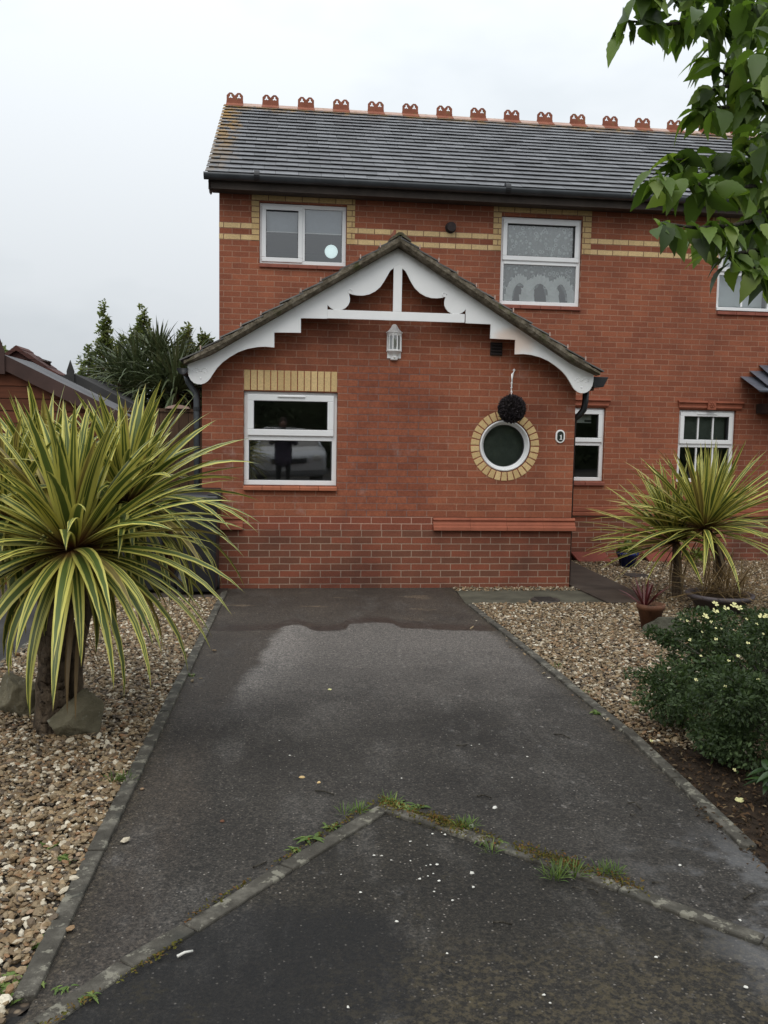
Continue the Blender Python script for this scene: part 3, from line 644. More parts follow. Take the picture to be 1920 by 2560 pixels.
def rg(x, y):
    k = (x > 1.905) & ~((x > 1.87) & (y > 8.42) & (y < 9.22) & (x < 3.75)) & (y < 11.95)
    k &= ~((y > 9.2) & (x < 3.30) & (y > 9.48))
    # leave out the slanting slab
    bx = np.array([p.x for p in b]); by = np.array([p.y for p in b]); ins = np.zeros(x.shape, bool); j = len(bx)-1
    for i in range(len(bx)):
        cnd = ((by[i] > y) != (by[j] > y)) & (x < (bx[j]-bx[i])*(y-by[i])/(by[j]-by[i]+1e-9)+bx[i]); ins ^= cnd; j = i
    return k & ~ins
o = stones('gravel', [(lambda x, y: rg(x, y) & (y > 4.2-0.5*(x-1.9)), 1.9, 4.0, 3.2, 8.45, 3700), (lambda x, y: np.random.default_rng(8).random(x.shape) < np.exp(-(1.86-x)/.06), 1.6, 1.86, 4.4, 8.4, 110), (rg, 1.9, 3.4, 9.2, 9.49, 2200), (rg, 3.3, 7.2, 8.45, 11.95, 1900), (rg, 4.0, 6.5, 6.0, 8.45, 1500)], M['pebble'], 2)
o['kind'] = 'stuff'
tag(o, 'loose tan and brown gravel between the drive and the right-hand house wall', 'gravel')

# ------------------------------------------------------------------ the house
HOUSE = thing('brick_house', (XC, YE, 0), 'red brick house with yellow bands, slate roof and white gabled front extension', 'house')
def wall_front(name, mat, x0, x1, z0, z1, y, holes, rounds=(), reveal=0.09, parent=HOUSE):
    xs = sorted({x0, x1}|{h[0] for h in holes}|{h[1] for h in holes}|{c[0]-c[2] for c in rounds}|{c[0]+c[2] for c in rounds})
    zs = sorted({z0, z1}|{h[2] for h in holes}|{h[3] for h in holes}|{c[1]-c[2] for c in rounds}|{c[1]+c[2] for c in rounds})
    xs = [v for v in xs if x0-1e-9 <= v <= x1+1e-9]; zs = [v for v in zs if z0-1e-9 <= v <= z1+1e-9]
    mb = MB()
    for xa, xb in zip(xs[:-1], xs[1:]):
        for za, zb in zip(zs[:-1], zs[1:]):
            cx, cz = (xa+xb)/2, (za+zb)/2
            if any(h[0] < cx < h[1] and h[2] < cz < h[3] for h in holes): continue
            if any(abs(cx-c[0]) < c[2] and abs(cz-c[1]) < c[2] for c in rounds): continue
            mb.add([(xa,y,za),(xb,y,za),(xb,y,zb),(xa,y,zb)], [(0,1,2,3)])
    for h in holes:
        a, b_, c, d = h
        mb.add([(a,y,c),(b_,y,c),(b_,y,d),(a,y,d),(a,y+reveal,c),(b_,y+reveal,c),(b_,y+reveal,d),(a,y+reveal,d)],
               [(0,4,5,1),(1,5,6,2),(2,6,7,3),(3,7,4,0)])
    for (cx, cz, hs_, r) in rounds:
        n = 64; inner = []; outer = []
        for i in range(n):
            t = 2*math.pi*i/n; ct, st = math.cos(t), math.sin(t); k = hs_/max(abs(ct), abs(st))
            inner.append((cx+r*ct, y, cz+r*st)); outer.append((cx+k*ct, y, cz+k*st))
        mb.add(inner+outer+[(p[0], y+reveal, p[2]) for p in inner],
               [(i, i+n, (i+1) % n+n, (i+1) % n) for i in range(n)]+[(i, (i+1) % n, (i+1) % n+2*n, i+2*n) for i in range(n)])
    return mb.build(name, mat, parent)

W1 = (-0.334, 0.835, 3.975, 4.775); W2 = (2.985, 4.140, 3.545, 4.745); W3 = (6.165, 7.03, 3.56, 4.745)
W4 = (3.72, 4.585, 1.085, 2.135); W5 = (5.693, 6.560, 1.085, 2.135); WE = (-0.425, 0.588, 1.135, 2.155)
wall_front('wall', M['brick_main'], XL, 14.0, 0.70, 4.93, YM, [W1, W2, W3, W4, W5], reveal=0.10)
wall_front('plinth_wall', M['brick_plinth'], 3.2, 14.0, -0.2, 0.70, YM-0.012, [])
mb = MB(); mb.box(3.27, 14.0, YM-0.05, YM-0.001, 0.585, 0.640); mb.box(3.27, 14.0, YM-0.035, YM-0.002, 0.642, 0.712)
mb.build('plinth_moulding', M['terracotta'], HOUSE, bevel=0.012)
RC = (2.470, 1.606)
wall_front('wall', M['brick_ext'], XL, XR, 0.80, 2.45, YE, [WE], [(RC[0], RC[1], 0.42, 0.292)], 0.10)
mb = MB(); mb.add([(XL, YE, 2.45), (XR, YE, 2.45), (XR, YE, 2.5), (XC, YE, 3.62), (XL, YE, 2.5)], [(0, 1, 2, 3, 4)])
mb.build('gable_wall', M['brick_ext'], HOUSE)
wall_front('plinth_wall', M['brick_plinth'], XL, XR, -0.15, 0.650, YE-0.010, [])
wall_front('plain_course', M['brick_new'], -0.427, 1.668, 0.650, 0.80, YE-0.012, [])
def moulding(x0, x1):
    prof = [(YE, 0.795), (YE-0.022, 0.782), (YE-0.026, 0.768), (YE-0.010, 0.758), (YE-0.014, 0.742), (YE-0.03, 0.722), (YE-0.032, 0.706), (YE-0.062, 0.690), (YE-0.066, 0.656), (YE-0.05, 0.650), (YE, 0.650)]
    MB().prism_yz(prof, x0, x1).build('plinth_moulding', M['terracotta'], HOUSE, fixn=True)
for x0, x1 in ((XL-0.03, -0.675), (-0.672, -0.43), (1.672, 2.09), (2.093, 2.51), (2.513, 2.93), (2.933, XR+0.04)): moulding(x0, x1)
# flank and back walls
mb = MB()
mb.add([(XL, YE, -0.2), (XL, 18.6, -0.2), (XL, 18.6, 4.93), (XL, 15.31, 7.0), (XL, YM, 4.93), (XL, YM, 2.5), (XL, YE, 2.5)], [(0, 6, 5, 4, 3, 2, 1)])
mb.build('wall', M['brick_side'], HOUSE); mb = MB()
mb.add([(XR, YE, -0.2), (XR, YM, -0.2), (XR, YM, 2.5), (XR, YE, 2.5)], [(0, 1, 2, 3)])
mb.build('wall', M['brick_side'], HOUSE); mb = MB()
mb.add([(14, YM, -0.2), (14, 18.6, -0.2), (14, 18.6, 4.93), (14, 15.31, 7.0), (14, YM, 4.93)], [(0, 1, 2, 3, 4)])
mb.build('wall', M['brick_side'], HOUSE)
MB().box(XL+.05, 13.9, 18.5, 18.6, -0.2, 4.93).build('wall', M['brick_side'], HOUSE)
mb = MB(); mb.box(XL+.02, 13.9, 16.0, 16.05, -0.1, 4.9); mb.box(XL+.02, XR-.02, YM-.3, YM-.25, -0.1, 2.6); mb.box(2.0, 2.05, YM+.12, 16, 3, 4.9); mb.box(5.2, 5.25, YM+.12, 16, 0, 4.9)
mb.box(XL+.02, 13.9, YM+.12, 16, 2.5, 2.6)
mb.build('interior', M['dark_inside'], HOUSE)

# yellow bands and window surrounds, 3 mm proud of the red brick
bands = [(XL-.002, -0.440), (0.948, 2.868), (4.269, 6.05), (7.14, 14.0)]
for z0 in (4.267, 4.417):
    for x0, x1 in bands: MB().box(x0, x1, YM-0.003, YM+0.02, z0+0.004, z0+0.071).build('brick_band', M['brick_yellow'], HOUSE)
for (wx0, wx1, wz0, wz1), q0, q1 in ((W1, -0.440, 0.948), (W2, 2.868, 4.269), (W3, 6.05, 7.14)):
    mb = MB(); mb.box(q0, wx0-0.004, YM-0.004, YM+0.02, 4.267, 4.793); mb.box(wx1+0.004, q1, YM-0.004, YM+0.02, 4.267, 4.793)
    mb.box(q0, q1, YM-0.006, YM+0.02, 4.795, 4.864)
    mb.build('window_surround', M['brick_quoin'], HOUSE)
# soldier course over the front window: single yellow bricks
mb = MB(); n = 14
for i in range(n):
    x0 = -0.425+1.008*i/n; mb.box(x0+0.005, x0+1.008/n-0.005, YE-0.005+rnd.uniform(-.002, .002), YE+0.02, 2.163, 2.378)
def ybrick():
    t = T('yellow_brick'); c = t.ramp(t.island(), [(0, (0.57, 0.40, 0.19)), (1, (0.71, 0.515, 0.26))])
    c = t.mix(1.0, c, t.ramp(t.noise(60, 3, 0.7), [(0.3, (0.82, 0.82, 0.82)), (0.7, (1.1, 1.1, 1.1))]), 'MULTIPLY')
    return t.out(c, 0.85, 0.25)
M['ybrick'] = ybrick()
mb.build('soldier_course', M['ybrick'], HOUSE, bevel=0.003)
mb = MB(); n = 30
for i in range(n):
    t0 = 2*math.pi*(i+0.5)/n; hw0, hw1 = 0.0255, 0.0335; r0, r1 = 0.297, 0.391
    c, s = math.cos(t0), math.sin(t0)
    q = [(r0, -hw0), (r1, -hw1), (r1, hw1), (r0, hw0)]
    pr = [(RC[0]+r*c-w_*s, RC[1]+r*s+w_*c) for r, w_ in q]
    mb.prism_xz(pr, YE-0.005+rnd.uniform(-.002, .002), YE+0.02)
mb.build('brick_ring', M['ybrick'], HOUSE, bevel=0.003)

# windows ---------------------------------------------------------------
def frame_ring(mb, x0, x1, z0, z1, wd, y0, y1):
    for a in ((x0, x1, z0, z0+wd), (x0, x1, z1-wd, z1), (x0, x0+wd, z0+wd, z1-wd), (x1-wd, x1, z0+wd, z1-wd)):
        mb.box(a[0], a[1], y0, y1, a[2], a[3])
def window(x0, x1, z0, z1, yw, name='window'):
    mb = MB(); frame_ring(mb, x0+.003, x1-.003, z0+.003, z1-.003, 0.052, yw+0.045, yw+0.105)
    return mb.build(name, M['upvc'], HOUSE, bevel=0.004)
def sash(win, x0, x1, z0, z1, yw, wd=0.058, proud=0.020):
    mb = MB(); frame_ring(mb, x0, x1, z0, z1, wd, yw+0.045-proud, yw+0.085)
    s = mb.build('sash', M['upvc'], win, bevel=0.006)
    mb = MB(); frame_ring(mb, x0+wd-.001, x1-wd+.001, z0+wd-.001, z1-wd+.001, 0.006, yw+0.045-proud+.006, yw+0.083)
    mb.build('gasket', M['rubber'], win)
    return (x0+wd, x1-wd, z0+wd, z1-wd)
def pane(win, r, yw): return MB().add([(r[0], yw+0.07, r[2]), (r[1], yw+0.07, r[2]), (r[1], yw+0.07, r[3]), (r[0], yw+0.07, r[3])], [(0, 1, 2, 3)]).build('pane', M['glass'], win)
def transom(win, x0, x1, z, yw, hh=0.03): MB().box(x0, x1, yw+0.040, yw+0.10, z-hh, z+hh).build('transom', M['upvc'], win, bevel=0.004)
def sill(win, x0, x1, z, yw, mat, h=0.05, out_=0.035, n=3):
    for i in range(n):
        a = x0+(x1-x0)*i/n; b_ = x0+(x1-x0)*(i+1)/n
        MB().hexa([(a+.002, yw-out_, z-h), (b_-.002, yw-out_, z-h), (b_-.002, yw+.045, z-h), (a+.002, yw+.045, z-h),
                   (a+.002, yw-out_, z-.012), (b_-.002, yw-out_, z-.012), (b_-.002, yw+.045, z), (a+.002, yw+.045, z)]).build('sill', mat, win, bevel=0.005)
# front window of the extension
x0, x1, z0, z1 = WE
we = window(*WE, YE); zt = 1.655
transom(we, x0+.05, x1-.05, zt, YE)
r = sash(we, x0+.040, x1-.040, zt+.022, z1-.035, YE, 0.068, 0.030); pane(we, r, YE)
rl = (x0+.062, x1-.062, z0+.058, zt-.030); pane(we, rl, YE)
mb = MB(); frame_ring(mb, rl[0]-.001, rl[1]+.001, rl[2]-.001, rl[3]+.001, 0.006, YE+.05, YE+.09); mb.build('gasket', M['rubber'], we)
MB().box(-0.06, 0.235, YE-.002, YE+.02, z1-.062, z1-.044).build('trickle_vent', M['upvc'], we, bevel=0.004)
sill(we, x0-.003, x1+.003, z0-.001, YE, M['sill_tile'], 0.050, 0.05, 5)
# upper left window: two sashes side by side
x0, x1, z0, z1 = W1
w1 = window(*W1, YM); xm = 0.245
MB().box(xm-.03, xm+.03, YM+.04, YM+.10, z0+.05, z1-.05).build('mullion', M['upvc'], w1, bevel=0.004)
r = sash(w1, x0+.03, xm-.004, z0+.03, z1-.03, YM, 0.058); pane(w1, r, YM)
rr = (xm+.036, x1-.058, z0+.058, z1-.058); pane(w1, rr, YM)
sill(w1, x0-.002, x1-.005, z0-.001, YM, M['sill_red'], 0.055, 0.035, 3)
MB().box(x0+.06, x1-.06, YM+.14, YM+.145, 4.43, 4.76).build('blind', M['blind'], w1)
MB().box(x0+.06, x1-.06, YM+.135, YM+.148, 4.417, 4.429).build('blind_bar', M['upvc'], w1)
# upper middle window with lace curtains
x0, x1, z0, z1 = W2
w2 = window(*W2, YM); zt = 4.135
transom(w2, x0+.05, x1-.05, zt, YM)
r = sash(w2, x0+.03, x1-.03, zt+.02, z1-.03, YM, 0.062, 0.026); pane(w2, r, YM)
rl = (x0+.058, x1-.058, z0+.058, zt-.03); pane(w2, rl, YM)
sill(w2, x0-.002, x1+.01, z0-.001, YM, M['sill_red'], 0.055, 0.035, 4)
def curtain_or_reflection(win, x0, x1, z0f, z1, y, mat, nx=120, wave=0.012, freq=60):
    mb = MB()
    xs = [x0+(x1-x0)*i/nx for i in range(nx+1)]
    for i, x in enumerate(xs):
        mb.v.append((x, y+wave*math.sin(x*freq)+wave*.5*math.sin(x*freq*2.3+1), z0f(x))); mb.v.append((x, y+wave*.6*math.sin(x*freq), z1))
    mb.f = [(2*i, 2*i+2, 2*i+3, 2*i+1) for i in range(nx)]
    return mb.build('curtain_or_reflection', mat, win, True)
curtain_or_reflection(w2, x0+.05, x1-.05, lambda x: zt-.02, z1-.05, YM+.12, M['lace'])
arch = [(x0+.31, 0.09), (x0+.60, 0.12), (x0+.905, 0.085)]
def swag(x):
    z = z0+.075+.018*math.sin(x*95)
    for c, h in arch:
        d = abs(x-c)/h
        if d < 1: z = max(z, z0+.07+0.235*(1-d**2.2)-.03*math.sin(x*50))
    return z
curtain_or_reflection(w2, x0+.05, x1-.05, swag, zt-.02, YM+.125, M['lace_low'])
def frill_top(c): return None
for c, h in arch:      # gathered frill round each arch, with tails flaring at the bottom
    mb = MB(); n = 40
    for i in range(n+1):
        t = math.pi*i/n; ct, st = math.cos(t), max(0, math.sin(t))
        fl = 1+.55*abs(ct)**3; jig = 1+.05*math.sin(i*1.9)
        mb.v.append((c-h*ct*(.92+.25*abs(ct)**2), YM+.105+.008*math.sin(i*1.7), z0+.070+.245*st**.75))
        mb.v.append((c-h*1.55*ct*fl*jig, YM+.100+.008*math.sin(i*1.7+1), z0+.070+.365*st**.65*jig+.02*math.sin(i*2.3)*abs(ct)))
    mb.f = [(2*i, 2*i+2, 2*i+3, 2*i+1) for i in range(n)]
    mb.build('curtain_frill', M['lace_frill'], w2, True)
# upper right window
x0, x1, z0, z1 = W3
w3 = window(*W3, YM); zt = 4.10
transom(w3, x0+.05, x1-.05, zt, YM)
r = sash(w3, x0+.03, x1-.03, zt+.02, z1-.03, YM, 0.06, 0.026); pane(w3, r, YM)
rl = (x0+.055, x1-.055, z0+.075, zt-.03); pane(w3, rl, YM)
MB().box(x0+.002, x1-.002, YM-.02, YM+.05, z0+.004, z0+.05).build('sill_nose', M['upvc'], w3, bevel=0.005)
for xb in (x0+.40,): MB().box(xb, xb+.025, YM+.055, YM+.068, z0+.075, zt-.03).build('glazing_bar', M['upvc'], w3)
MB().box(x0+.05, x1-.05, YM+.22, YM+.225, z0+.05, z1-.05).build('curtain_or_reflection', M['pale_reflection'], w3)  # pale sheet behind the glass standing in for the reflection of a gable
sill(w3, x0+.01, x1+.01, z0-.001, YM, M['sill_red'], 0.055, 0.035, 3)
# lower windows with tile lintels
for (x0, x1, z0, z1), bars in ((W4, False), (W5, True)):
    wi = window(x0, x1, z0, z1, YM); zt = 1.625
    transom(wi, x0+.05, x1-.05, zt, YM)
    r = sash(wi, x0+.03, x1-.03, zt+.02, z1-.03, YM, 0.062, 0.026); pane(wi, r, YM)
    rl = (x0+.055, x1-.055, z0+.065, zt-.03); pane(wi, rl, YM)
    if bars:
        for (q, a, b_) in ((r, r[2], r[3]), (rl, rl[2], rl[3])):
            for k in (1, 2):
                xb = q[0]+(q[1]-q[0])*k/3; MB().box(xb-.011, xb+.011, YM+.050, YM+.066, a, b_).build('glazing_bar', M['upvc'], wi)
        MB().box(x0+.28, x1-.28, YM+.010, YM+.03, z1-.062, z1-.048).build('trickle_vent', M['upvc'], wi)
        MB().box(r[0], r[1], YM+.15, YM+.155, zt+.03, z1-.05).build('blind', M['blind_green'], wi)
    else:
        MB().box(r[0], r[1]-.06, YM+.16, YM+.165, 1.92, z1-.05).build('blind', M['blind_pale'], wi)
        MB().box(4.33, 4.43, YM+.150, YM+.158, 1.935, 1.965).build('blind_tab', M['rubber'], wi)
    sill(wi, x0-.002, x1+.02, z0-.001, YM, M['sill_red'], 0.06, 0.035, 3)
    lx0, lx1 = (x0-.038, x1+.055) if not bars else (x0-.04, x1+.095)
    prof = [(YM, 2.268), (YM-.050, 2.264), (YM-.054, 2.240), (YM-.030, 2.222), (YM-.024, 2.195), (YM-.030, 2.170), (YM-.016, 2.150), (YM, 2.146)]
    mb = MB(); n = len(prof)
    ta = [(lx0+ (2.268-z)*0.25, y, z) for y, z in prof]; tb = [(lx1-(2.268-z)*0.25, y, z) for y, z in prof]
    mb.add(ta+tb, [tuple(range(n)), tuple(range(2*n-1, n-1, -1))]+[(i+n, (i+1) % n+n, (i+1) % n, i) for i in range(n)])
    lt = mb.build('lintel', M['terracotta'], HOUSE, fixn=True)
    if bars:
        c = (lx0+lx1)/2
        mb = MB(); mb.box(c-.06, c+.06, YM-.062, YM-.002, 2.142, 2.270)
        for i in range(6):
            a = math.pi*2*i/6; mb.ball((c+.03*math.cos(a), YM-.062, 2.206+.03*math.sin(a)), 0.014, 8)
        mb.ball((c, YM-.064, 2.206), 0.016, 8)
        mb.build('keystone', M['terracotta'], lt)
# round window
rw = MB().ringdisc(RC, [(0.290, YE+.09), (0.290, YE+.020), (0.284, YE+.004), (0.272, YE-.004), (0.262, YE+.012), (0.244, YE+.030), (0.240, YE+.046), (0.236, YE+.050), (0.234, YE+.090)], 64).build('round_window', M['upvc'], HOUSE, True)
mb = MB(); n = 48; mb.add([(RC[0]+.237*math.cos(2*math.pi*i/n), YE+.075, RC[1]+.237*math.sin(2*math.pi*i/n)) for i in range(n)], [tuple(range(n))])
mb.build('pane', M['glass'], rw)
MB().box(RC[0]-.3, RC[0]+.3, YE+.16, YE+.165, RC[1]-.3, RC[1]+.3).build('blind', M['blind_green'], rw)
MB().ringdisc(RC, [(0.2365, YE+.052), (0.2300, YE+.056), (0.2300, YE+.09)], 64).build('gasket', M['rubber'], rw)

# main roof: every slate a thin box --------------------------------------
EY, EZ, RY, RZ = 11.70, 5.030, 15.31, 7.165
sl = Vector((0, RY-EY, RZ-EZ)); SL = sl.length; sdir = sl/SL; nup = Vector((0, -sdir.z, sdir.y))
mb = MB(); rows_ = 19; gauge = SL/rows_
for j in range(rows_):
    x = -1.02 - (0.15 if j % 2 else 0.0)
    while x < 14.2:
        xa = max(x, -1.02); xb = x+0.300-0.004
        if xb-xa > 0.02:
            d0 = j*gauge+rnd.uniform(-.004, .004); d1 = d0+gauge*1.12
            l0, l1 = 0.024+rnd.uniform(0, .005), 0.003; th = 0.009
            P = []
            for off in (-th, 0):
                for xx, d, l in ((xa, d0, l0), (xb, d0, l0), (xb, d1, l1), (xa, d1, l1)):
                    q = Vector((xx, EY, EZ))+sdir*d+nup*(l+off); P.append(tuple(q))
            mb.hexa(P)
        x += 0.300
mb.build('roof', M['slate'], HOUSE)
mb = MB()   # deck, far slope and soffits
def slab(mb, x0, x1, p0, p1, th):
    (ya, za), (yb, zb) = p0, p1
    mb.hexa([(x0, ya, za-th), (x1, ya, za-th), (x1, yb, zb-th), (x0, yb, zb-th), (x0, ya, za), (x1, ya, za), (x1, yb, zb), (x0, yb, zb)])
slab(mb, -1.0, 14.1, (EY+.03, EZ-.005), (RY-.02, RZ-.03), 0.02)
slab(mb, -1.0, 14.1, (18.9, EZ-.005), (RY+.02, RZ-.03), -0.02)
mb.build('roof_deck', M['dark_wood'], HOUSE)
mb = MB(); slab(mb, -0.985, -0.955, (EY+.06, EZ-.035), (RY, RZ-.06), 0.16); slab(mb, -0.985, -0.955, (18.86, EZ-.035), (RY, RZ-.06), 0.16)
mb.build('bargeboard', M['dark_wood'], HOUSE)
mb = MB(); mb.box(-0.95, 14.0, 11.745, 11.770, 4.845, 5.02); mb.box(-0.95, 14.0, 11.772, YM-.002, 4.862, 4.877)
mb.build('fascia', M['fascia'], HOUSE)
MB().prism_xz([(-0.99, 4.95), (-0.975, 4.80), (-0.955, 4.775), (-0.94, 4.80), (-0.93, 4.86), (-0.86, 4.87), (-0.86, 4.95)], 11.78, 11.81).build('barge_foot', M['dark_wood'], HOUSE)
def gutter_h(x0, x1, y, z, r, mat, name='gutter'):
    mb = MB(); n = 10; vs = []
    for x in (x0, x1):
        for rr in (r, r-.004):
            for i in range(n+1):
                a = math.pi+math.pi*i/n; vs.append((x, y+rr*math.cos(a), z+rr*math.sin(a)*1.15))
    k = n+1; fs = []
    for i in range(n):
        fs += [(i, i+1, 2*k+i+1, 2*k+i), (k+i, 3*k+i, 3*k+i+1, k+i+1), (i, k+i, k+i+1, i+1), (2*k+i, 2*k+i+1, 3*k+i+1, 3*k+i)]
    fs += [(0, 2*k, 3*k, k), (n, k+n, 3*k+n, 2*k+n), tuple(range(0, k)), tuple(range(3*k-1, 2*k-1, -1))]
    mb.add(vs, fs); return mb.build(name, mat, HOUSE, True)
gt = gutter_h(-1.035, 14.0, 11.672, 5.012, 0.068, M['gutter'])
for x in (-0.36, 2.96, 6.9): MB().tube([(x-.035, 11.672, 5.008), (x+.035, 11.672, 5.008)], 0.0745, 18).build('gutter_joint', M['black_plastic'], gt)
# ridge: crested tiles alternate with plain ones
def trefoil_lobe(mb, x0, x1, z0, z1, y0, y1):
    w_ = x1-x0; ch = 0.045; n = 60; hc = ((x0+x1)/2, z0+(z1-z0)*0.56)
    poly = [(x0, z0), (x1, z0), (x1, z1-ch), (x1-ch, z1), (x0+ch, z1), (x0, z1-ch)]
    ins, outs = [], []
    for i in range(n):
        t = 2*math.pi*i/n; c, s = math.cos(t), math.sin(t)
        r = 0.024*(1.0+0.45*math.cos(3*(t-math.pi/2))); ins.append((hc[0]+r*c, hc[1]+r*s*1.15))
        best = 9
        for (ax, az), (bx, bz) in zip(poly, poly[1:]+poly[:1]):
            ex, ez = bx-ax, bz-az; den = c*ez-s*ex
            if abs(den) < 1e-9: continue
            tt = ((ax-hc[0])*ez-(az-hc[1])*ex)/den; uu = ((ax-hc[0])*s-(az-hc[1])*c)/den
            if tt > 0 and -1e-6 <= uu <= 1+1e-6: best = min(best, tt)
        outs.append((hc[0]+best*c, hc[1]+best*s))
    vs = [(p[0], y, p[1]) for y in (y0, y1) for q in (ins, outs) for p in q]; fs = []
    for i in range(n):
        j = (i+1) % n
        fs += [(i, n+i, n+j, j), (2*n+i, 2*n+j, 3*n+j, 3*n+i), (i, j, 2*n+j, 2*n+i), (n+i, 3*n+i, 3*n+j, n+j)]
    mb.add(vs, fs)
def ridge_tile(x0, x1, crest):
    mb = MB(); t = 0.022; hw = 0.14; dz = hw*0.575
    mb.add([(x, RY+y, RZ+z) for x in (x0, x1) for y, z in ((-hw, -dz+.012), (-hw, -dz+.012+t), (0, .018+t), (hw, -dz+.012+t), (hw, -dz+.012), (0, .018))],
           [(0, 1, 2, 5), (5, 2, 3, 4), (6, 11, 8, 7), (11, 10, 9, 8), (0, 6, 7, 1), (1, 7, 8, 2), (2, 8, 9, 3), (3, 9, 10, 4), (0, 5, 11, 6), (5, 4, 10, 11)])
    if crest:
        xm_ = (x0+x1)/2
        mb.box(x0+.003, x1-.003, RY-.020, RY+.020, RZ+.02, RZ+.062)
        trefoil_lobe(mb, x0+.006, xm_, RZ+.060, RZ+.198, RY-.011, RY+.011); trefoil_lobe(mb, xm_, x1-.006, RZ+.060, RZ+.198, RY-.011, RY+.011)
    return mb.build('crested_ridge_tile' if crest else 'ridge_tile', M['crest' if crest else 'ridge_pale'], HOUSE)
x = -0.985; 
for i in range(24):
    ridge_tile(x, x+.284, True); ridge_tile(x+.287, x+.592, False); x += 0.595

# extension roof -----------------------------------------------------------
AZ = 3.775; EVX = 2.245; EVZ = 2.432; TH = math.atan2(AZ-EVZ, EVX)
YV = 9.16
def ext_slope(sgn, name):
    mb = MB(); L = math.hypot(EVX, AZ-EVZ); rws = 11; g = L/rws
    d = Vector((-sgn*EVX, 0, AZ-EVZ))/L; nn = Vector((sgn*d.z, 0, abs(d.x)))
    for j in range(rws):
        y = YV - (0.15 if j % 2 else 0)
        while y < YM-.02:
            ya, yb = max(y, YV), min(y+.296, YM-.005)
            if yb-ya > .02:
                lift = 0.028+rnd.uniform(0, .007); P = []
                d0 = j*g+rnd.uniform(-.006, .004); d1 = d0+g*1.1
                for off in (-.013, 0):
                    for yy, dd, l in ((ya, d0, lift), (yb, d0, lift), (yb, d1, .006), (ya, d1, .006)):
                        q = Vector((XC+sgn*EVX, yy, EVZ-.02))+d*dd+nn*(l+off); P.append(tuple(q))
                if sgn > 0: mb.hexa(P)
                else: mb.hexa([P[i] for i in (3, 2, 1, 0, 7, 6, 5, 4)])
            y += .30
    return mb.build(name, M['slate_ext'], HOUSE)
ext_slope(-1, 'roof'); ext_slope(1, 'roof')
for sgn in (-1, 1):      # mortar bedding of the verge, thick and lumpy
    mb = MB(); N = 44; g = random.Random(3+sgn); vs = []
    for i in range(N+1):
        t = i/N; x_ = XC+sgn*(EVX*(1-t)-0.03*(1-t)); zt_ = EVZ-.022+(AZ-EVZ)*t
        j = g.uniform(-.008, .010); b_ = g.uniform(-.006, .006); k = 0.072*min(1, .25+t*6)
        st = 0.012*((t*11) % 1.0)
        vs += [(x_, YV+.02+b_, zt_-k), (x_, YV-.004+b_+j*.5, zt_-k*.5), (x_, YV+.004+b_, zt_+.004+j+.014-st), (x_, YV+.14, zt_+.004), (x_, YV+.14, zt_-k)]
    fs = []
    for i in range(N):
        for q in range(5): fs.append((i*5+q, i*5+(q+1) % 5, (i+1)*5+(q+1) % 5, (i+1)*5+q))
    fs += [(0, 1, 2, 3, 4), tuple(N*5+q for q in (4, 3, 2, 1, 0))]
    mb.add(vs, fs); mb.build('verge_mortar', M['verge'], HOUSE, fixn=True)
    mb = MB()
    for i in range(1, 11):   # tile clips standing out of the verge
        t = (i-.02)/11; x_ = XC+sgn*EVX*(1-t); z_ = EVZ+(AZ-EVZ)*t
        if g.random() < .8: mb.box(x_-.006, x_+.006, YV-.008, YV+.004, z_-.005, z_+.036)
    mb.build('tile_clip', M['ridge_pale'], HOUSE)
mb = MB()   # underside of the roof
for sgn in (-1, 1):
    P = [(XC+sgn*2.15, YV+.15, EVZ+.02), (XC, YV+.15, AZ-.045), (XC, YM, AZ-.045), (XC+sgn*2.15, YM, EVZ+.02)]
    mb.add(P, [(0, 1, 2, 3)])
mb.build('roof_deck', M['dark_wood'], HOUSE)
mb = MB(); g = random.Random(5); n = 12; vs = []
for i in range(n):   # lead-brown ridge cap of the extension
    y0 = YV-.01+(YM-YV)*i/n; y1 = YV-.01+(YM-YV)*(i+1)/n-.004; j = g.uniform(0, .006)
    hw, dz = .115, .066
    mb.add([(XC+x_, y, AZ+z_+j) for y in (y0, y1) for x_, z_ in ((-hw, -dz), (-hw, -dz+.022), (-.02, .030), (.02, .030), (hw, -dz+.022), (hw, -dz), (0, .004))],
           [(0, 6, 2, 1), (6, 3, 2), (6, 5, 4, 3), (7, 8, 9, 13), (13, 9, 10), (13, 10, 11, 12), (0, 1, 8, 7), (1, 2, 9, 8), (2, 3, 10, 9), (3, 4, 11, 10), (4, 5, 12, 11), (0, 7, 13, 6), (6, 13, 12, 5)])
mb.build('ridge_cap', M['verge'], HOUSE)
for y in (9.6, 10.25, 10.9, 11.5):   # crested pieces on the extension ridge, seen end on
    mb = MB(); mb.box(XC-.014, XC+.014, y, y+.28, AZ+.02, AZ+.16); mb.build('ridge_crest', M['crest'], HOUSE, bevel=0.006)

# carved white boards --------------------------------------------------------
YB = 9.305
def z3(zx, zy): v = at(440+zx*.33755, 560+zy*.33755, YB); return (v.x-XC, v.z)
OUT = [(85, 1018), (86, 1060), (87, 1090), (95, 1128), (112, 1158), (132, 1176), (158, 1186), (185, 1188), (212, 1180), (236, 1164), (254, 1143), (275, 1110), (305, 1066), (345, 1025), (400, 985), (460, 950), (530, 925), (600, 912), (660, 909), (728, 915), (728, 804), (925, 806), (925, 698), (1120, 702)]
CIRC = [(1122, 596), (1132, 611), (1150, 626), (1175, 637), (1205, 640), (1232, 635), (1256, 622), (1275, 602), (1286, 578), (1288, 552), (1280, 512), (1300, 522), (1340, 530), (1385, 531), (1430, 522), (1475, 500), (1515, 465), (1545, 420), (1570, 375), (1588, 345)]
half = [(0.0, 3.672), (-2.19, 2.458)]+[z3(*p) for p in OUT[1:]]+[z3(*p) for p in CIRC]+[(-0.035, 3.475), (0.0, 3.505)]
